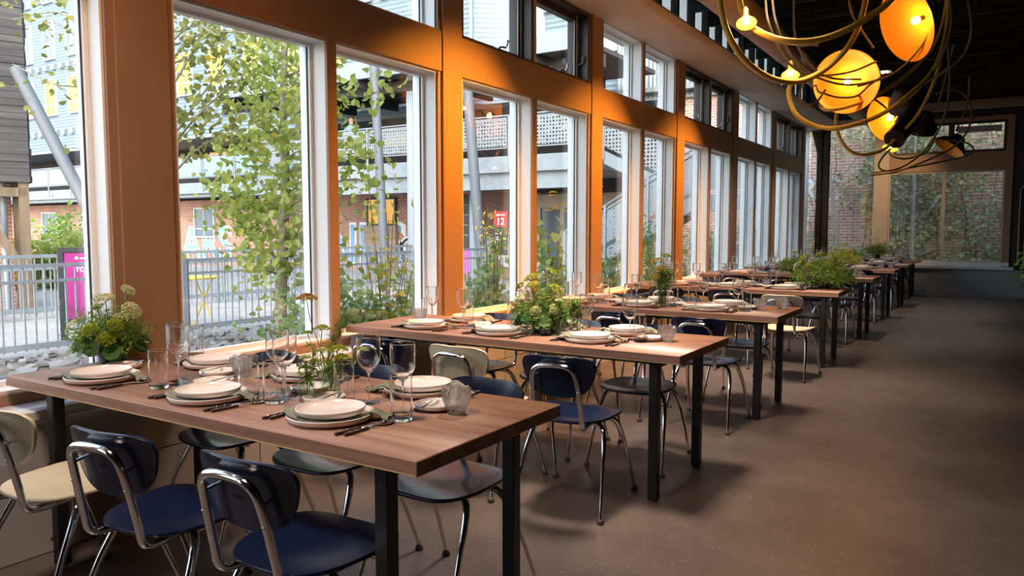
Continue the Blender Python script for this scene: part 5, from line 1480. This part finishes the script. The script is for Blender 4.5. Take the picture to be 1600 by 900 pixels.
SH = [('leafy shrub with long pale leaves at the foot of the tree trunk', 430, 6.3, .62, .42, 420, .085, 'leafshrub', 'heart'),
      ('low shrub close to the glass beside the slate chips', 395, 5.6, .40, .30, 260, .06, 'leafshrub', 'long'),
      ('tall airy sapling in front of the orange lit window', 603, 6.4, 1.75, .26, 150, .085, 'leafpop', 'heart'),
      ('broad leaved shrub under the airy sapling', 585, 6.0, .95, .50, 560, .10, 'leafshrub', 'heart'),
      ('bushy shrub beside the second window post', 640, 6.6, 1.05, .42, 520, .085, 'leafshrub', 'heart'),
      ('dense shrub right of the orange lit post', 745, 7.2, 1.05, .50, 620, .10, 'leafshrub', 'heart'),
      ('tall thin plant before the number twelve sign', 770, 7.6, 1.62, .22, 110, .09, 'leafshrub', 'heart'),
      ('leafy shrub under the double doors', 800, 7.9, .95, .5, 520, .10, 'leafshrub', 'heart'),
      ('dark shrub seen through the casement bay', 885, 9.0, 1.05, .50, 460, .10, 'leafshrub', 'heart'),
      ('shrub beneath the lower stair flight', 962, 10.0, 1.15, .55, 520, .11, 'leafshrub', 'heart'),
      ('dark evergreen beneath the stair stringer', 1010, 10.8, 1.15, .50, 700, .09, 'leafmid', 'long'),
      ('tall evergreen under the stair landing', 1085, 12.2, 1.45, .55, 900, .10, 'leafmid', 'long'),
      ('round evergreen beside the landing post', 1128, 12.9, 1.05, .55, 700, .10, 'leafmid', 'long'),
      ('shrub before the brick wall past the stairs', 1172, 14.4, 1.35, .6, 700, .12, 'leafivy', 'heart'),
      ('shrub near the far end of the window wall', 1204, 15.6, 1.3, .6, 700, .12, 'leafivy', 'heart'),
      ('last shrub outside the final window bay', 1236, 17.2, 1.25, .6, 700, .12, 'leafivy', 'heart')]
for lab, px, d_, h, w_, n, ls, mt, shp in SH:
    p = at(px, 450, d_); 
    p.x = min(p.x, -3.95 - w_ * 1.25)
    shrub(lab, (p.x, p.y), h + .2, w_, int(n * 1.9), ls * .66, mt, shp, name='sapling' if 'sapling' in lab or 'thin plant' in lab else 'shrub')
p = at(863, 450, 9.2)
shrub('tall yellow flowered plant in front of the cream doors', (p.x, p.y), 1.9, .28, 170, .11, 'leafshrub', 'heart', 6, ('yellowfl', .22, 7), 'flowering plant', 'flowering_plant')
p = at(768, 450, 17.0)
shrub('golden dry branches in front of the brick by the red sign', (p.x, p.y), 2.45, .45, 160, .10, 'yellowfl', 'long', 8, None, 'shrub', 'shrub')
for px, d_, h, lab in ((20, 19.5, 1.25, 'low hedge shrub left behind the pale fence'), (80, 20.5, 1.35, 'hedge shrub before the white glazed door'), (130, 20, 1.5, 'hedge shrub behind the magenta sign'), (110, 26, 2.3, 'climbing shrub on the brick beside the white door')):
    p = at(px, 450, d_); shrub(lab, (p.x, p.y), h, .95, 900, .13, 'leafpop' if h < 2 else 'leafmid', 'heart', 14)

# end wall view: brick wall grown over with ivy
e = MB(); e.box((-8.2, 20.5, GZ), (-4.2, 20.8, 5.1)); e.box((-4.2, 20.5, GZ), (9, 20.8, 4.3)); struct('garden_wall', e, M['brick_pale'], 'old brick wall outside the end windows', 'brick wall')
e = MB(); rows = []
for k, x in enumerate(np.arange(-9.4, -4.2, .06)): rows.append([(x, 20.42 - (.05 if k % 2 else 0), 5.0), (x, 20.42 - (.05 if k % 2 else 0), 7.0)])
e.grid(rows); e.box((-9.4, 20.43, 5.0), (-4.2, 20.8, 7.0)); e.box((-9.45, 20.3, 4.95), (-4.2, 20.44, 5.02))
struct('roof_edge', e, M['galv'], 'corrugated metal parapet over the old brick wall', 'parapet', 0)
iv = empty('ivy', (-1.5, 20.4, GZ), 0, 'mass of ivy climbing the brick wall outside the end windows', 'ivy')
nl = 10500
X = RNG.uniform(-4.2, 1.9, nl); Z = RNG.uniform(0, 4.9, nl)
dens = .62 + .30 * np.sin(X * 2.1 + 1.1) * np.sin(Z * 1.7 + X) - .45 * np.clip((X + .9) / 2.2, 0, 1) * np.clip((Z - .9) / 1.0, 0, 1) + .35 * (Z < 1.0) - .5 * ((X < -2.75) & (Z > 1.2) & (Z < 3.6)) + .25 * ((X > -2.6) & (X < -1.2))
keep = RNG.uniform(0, 1, nl) < dens
P = np.stack([X[keep] + 1.5, -RNG.uniform(.0, .42, keep.sum()), Z[keep]], 1)
link('foliage', leaf_mesh('foliage', P, rvec(len(P)) * .6 + np.array([0, -1, .4]), RNG.uniform(.05, .115, len(P)), M['leafivy'], 'heart'), iv)
q = MB()
for k in range(26):
    x = RNG.uniform(-4, 1.7) + 1.5; C = [(x, -.05, 0)]
    for s_ in range(7): x += RNG.uniform(-.22, .22); C.append((x, -.08, (s_ + 1) * .62))
    q.tube(spline(C, 3), .011, 5)
q.build('stems', M['twig'], iv)
for px0, py0, px1, py1, rr, lab in ((1308, 372, 1296, 262, .055, 'leaning whitish trunk against the ivy by the corner post'), (1424, 405, 1428, 285, .05, 'pale tree trunk seen through the end wall window')):
    a, b_ = on_y(px0, py0, 19.7), on_y(px1, py1, 19.9); d_ = (b_ - a).normalized(); a = a - d_ * ((a.z - GZ) / d_.z); b_ = b_ + d_ * 1.2
    r = empty('bare_tree', tuple(a), 0, lab, 'tree')
    MB().tube([Vector((0, 0, 0)), b_ - a], [rr, rr * .6], 10).build('trunk', M['bark2'], r)
    for k in range(6):
        s0 = (b_ - a) * (.45 + .09 * k); MB().tube(spline([s0, s0 + Vector(((-1) ** k * .3, -.05, .25)), s0 + Vector(((-1) ** k * .55, .02, .6))], 4), .013, 6).build('branch', M['bark2'], r)
lettering('graffiti', 'RC', .8, gl, None, (-4.35, 20.49, 2.1), RX, .003, .01)
tag(bpy.data.objects['graffiti.007'] if 'graffiti.007' in bpy.data.objects else COL.objects[-1], 'pale sprayed letters on the old brick wall by the corner', 'graffiti')

# ------------------------------------------------------------------ tangled hose chandelier with enamel shades
M['hose'] = pr('mustard hose', (0.60, 0.40, 0.055), 0.42)
M['cable'] = pr('olive grey cable', (0.20, 0.165, 0.09), 0.5)
M['shade_out'] = pr('dark shade outside', (0.020, 0.020, 0.016), 0.35)
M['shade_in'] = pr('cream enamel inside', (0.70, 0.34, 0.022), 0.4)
M['bulb'] = emit('glowing bulb', (1.0, 0.42, 0.07), BULB)
M['bulb_small'] = emit('small glowing bulb', (1.0, 0.50, 0.12), BULB * 4.0)
ch = empty('chandelier', (-1.2, 8.2, 4.58), 0, 'tangle of mustard hoses and cables with glowing lamp shades hung from the ceiling', 'chandelier')
O_ = Vector(ch.location)
def rel(p): return Vector(p) - O_
def hose(pts, rad, mat, nm):
    q = MB(); q.tube(spline([rel(at(x, y, d_)) for x, y, d_ in pts], 9), rad, 12); return q.build(nm, M[mat], ch)
hose([(1112, -150, 6.2), (1122, -30, 6.2), (1128, 20, 6.2), (1141, 60, 6.2), (1165, 95, 6.3), (1200, 120, 6.5), (1235, 128, 6.7), (1265, 122, 6.9), (1300, 100, 7.0), (1330, 65, 7.0), (1348, 20, 7.0), (1362, -60, 7.0), (1370, -150, 7.0)], .026, 'hose', 'hose')
hose([(1150, -140, 6.4), (1152, -20, 6.4), (1168, 33, 6.4), (1200, 56, 6.3), (1240, 65, 6.2), (1280, 62, 6.2), (1320, 48, 6.2), (1355, 28, 6.2), (1395, -4, 6.2), (1440, -80, 6.2), (1450, -170, 6.2)], .027, 'hose', 'hose')
hose([(1260, 118, 7.6), (1236, 132, 7.6), (1233, 152, 7.6), (1245, 180, 7.6), (1275, 197, 7.6), (1310, 200, 7.5), (1350, 190, 7.5), (1385, 174, 7.5), (1420, 148, 7.5), (1452, 118, 7.6), (1472, 78, 7.7), (1482, 20, 7.8), (1484, -80, 7.8)], .022, 'hose', 'hose')
hose([(1312, 165, 8.3), (1306, 185, 8.3), (1310, 210, 8.3), (1326, 234, 8.3), (1350, 242, 8.3), (1380, 234, 8.3), (1402, 214, 8.3), (1436, 176, 8.2), (1462, 120, 8.1), (1478, 50, 8.1), (1485, -60, 8.1)], .018, 'hose', 'hose')
hose([(1292, 140, 8.5), (1282, 165, 8.25), (1300, 172, 8.0), (1345, 160, 8.0), (1385, 140, 8.0), (1425, 110, 8.0), (1460, 70, 8.0), (1478, 10, 8.0), (1482, -80, 8.0)], .018, 'hose', 'hose')
for pts in ([(1392, 232, 8.3), (1378, 247, 8.3), (1373, 261, 8.3), (1388, 267, 8.3), (1420, 255, 8.3), (1450, 228, 8.3), (1476, 180, 8.2), (1484, 120, 8.2), (1480, 40, 8.2), (1488, -80, 8.2)],
            [(1360, 274, 8.4), (1400, 268, 8.4), (1440, 254, 8.4), (1480, 236, 8.4), (1506, 214, 8.4), (1517, 188, 8.4), (1517, 165, 8.4), (1505, 147, 8.4), (1484, 140, 8.4), (1462, 146, 8.4)],
            [(1364, 270, 8.5), (1410, 264, 8.5), (1460, 255, 8.5), (1505, 245, 8.5), (1521, 235, 8.5), (1512, 224, 8.5), (1488, 219, 8.5), (1462, 217, 8.5)],
            [(1195, -60, 6.9), (1197, 10, 6.9), (1204, 45, 6.9), (1224, 88, 7.0), (1250, 112, 7.2), (1285, 118, 7.4), (1330, 112, 7.5), (1370, 96, 7.6)],
            [(1206, -60, 7.0), (1208, 10, 7.0), (1217, 48, 7.0), (1235, 85, 7.1), (1265, 115, 7.3), (1310, 131, 7.4), (1350, 130, 7.5), (1395, 115, 7.6), (1430, 85, 7.7), (1450, 30, 7.8), (1460, -60, 7.8)],
            [(1243, -60, 7.4), (1240, 20, 7.4), (1246, 70, 7.4), (1270, 105, 7.4), (1300, 122, 7.5), (1345, 124, 7.6)],
            [(1322, -80, 7.3), (1328, 10, 7.3), (1345, 45, 7.3), (1365, 75, 7.3)], [(1256, 126, 7.8), (1249, 150, 7.8), (1256, 163, 7.8), (1275, 160, 7.8), (1290, 140, 7.8)],
            [(1275, 128, 8.3), (1278, 142, 7.9), (1290, 147, 7.7), (1310, 152, 7.7), (1338, 150, 7.7), (1360, 132, 7.7), (1385, 115, 7.7)], [(1515, 120, 8.4), (1512, 160, 8.4), (1500, 190, 8.4), (1494, 205, 8.4)], [(1490, 70, 8.3), (1478, 120, 8.3), (1470, 150, 8.3), (1463, 170, 8.3)],
            [(1500, -60, 7.2), (1516, 20, 7.2), (1516, 60, 7.3), (1500, 92, 7.4), (1470, 115, 7.5), (1430, 140, 7.6)], [(1470, -60, 7.4), (1486, 10, 7.4), (1482, 60, 7.5), (1460, 110, 7.6), (1425, 150, 7.7), (1392, 172, 7.8)],
            [(1452, -60, 7.0), (1462, 0, 7.0), (1452, 50, 7.1), (1425, 90, 7.2), (1390, 118, 7.3), (1340, 135, 7.4)], [(1395, 180, 8.2), (1380, 165, 8.2), (1360, 152, 8.1), (1340, 150, 8.0)], [(1465, 205, 8.5), (1450, 235, 8.5), (1430, 245, 8.5), (1410, 248, 8.5), (1392, 242, 8.45), (1390, 232, 8.42)]):
    hose(pts, .0105, 'cable', 'cable')
def shade(pos, aim, R, depth, lit=True, bowl=.9, rb=.036):
    t_ = (Vector(aim)).normalized().to_track_quat('Z', 'Y').to_matrix().to_4x4()
    q = MB(); q.M = Matrix.Translation(rel(pos)) @ t_
    out = [(.035, -depth - .03), (.06, -depth - .03), (.075, -depth), (R * .45, -depth * .80), (R * .80, -depth * .42), (R * .96, -depth * .10), (R, 0)]
    q.lathe(out + [(R, .004), (R - .008, .004)], 40, 0, cap=False)
    inn = [(R - .008, .003), (R * .95, -depth * .11), (R * .79, -depth * .41), (R * .44, -depth * .77), (.06, -depth + .012), (0, -depth + .014)]
    q.lathe(inn, 40, 1, cap=False)
    so = q.build('lamp_shade', [M['shade_out'], M['shade_in']], ch, 50)
    if lit:
        q = MB(); q.M = Matrix.Translation(rel(pos)) @ t_
        q.tube([(0, 0, -depth + .01), (0, 0, -depth + .06)], .022, 12); q.build('socket', M['shade_out'], so)
        q = MB(); q.M = Matrix.Translation(rel(pos)) @ t_
        q.ball((0, 0, -depth + .06 + rb), rb, 16, 10, sc=(1, 1, 1.15)); q.build('bulb', M['bulb'], so)
    return so
def bare(pos, aim, r0=.018):
    t_ = (Vector(aim)).normalized().to_track_quat('Z', 'Y').to_matrix().to_4x4()
    q = MB(); q.M = Matrix.Translation(rel(pos)) @ t_
    q.lathe([(.012, -.14), (.022, -.12), (.024, -.05), (.05, -.01), (.085, .03), (.082, .03), (.045, -.008), (0, -.012)], 20); so = q.build('reflector', M['hose'], ch)
    q = MB(); q.M = Matrix.Translation(rel(pos)) @ t_
    q.ball((0, 0, .012), r0, 12, 8); q.build('bulb', M['bulb_small'], so)
PB = at(1322, 128, 7.95)
shade(PB, (-.02, -1, -.30), .335, .17)
shade(at(1416, 38, 7.1), (-.72, -.62, -.38), .36, .20)
shade(at(1384, 186, 8.9), (-.55, -.75, -.30), .27, .16)
bare(at(1166, 32, 6.3), (.2, -.5, -1)); bare(at(1235, 114, 7.3), (.1, -.5, -1)); bare(at(1392, 228, 8.4), (-.2, -.4, -1), .014)
shade(at(1484, 232, 8.7), (-.55, -.25, -.75), .19, .14, lit=False)
shade(at(1441, 205, 8.9), (-.2, .5, -1), .17, .20, lit=False)
shade(at(1418, 158, 8.7), (.3, .8, -.6), .22, .20, lit=False)
# stage style can spotlight, dark
sp_ = MB(); A_, B_ = rel(at(1432, 172, 8.6)), rel(at(1397, 218, 8.3))
C_ = [A_ + (B_ - A_) * k for k in (0, .12, .3, .6, .9, 1.0, 1.0, .93)]
sp_.tube(C_, [.03, .085, .10, .105, .105, .11, .095, .092], 24)
for k in (.35, .45, .55): 
    p = A_ + (B_ - A_) * k; sp_.tube([p, p + (B_ - A_).normalized() * .012], .115, 24)
sp_.build('spotlight_can', M['shade_out'], ch)
q = MB(); q.box((-.5, -.4, -.02), (.7, .5, .01)); q.build('ceiling_plate', M['joist'], ch)
for x, y in ((-.45, -.3), (.6, .4), (-.3, .4), (.5, -.3)):
    q = MB(); q.tube([(x, y, 0), (x, y, -.6)], .008, 6); q.build('hanger', M['joist'], ch)
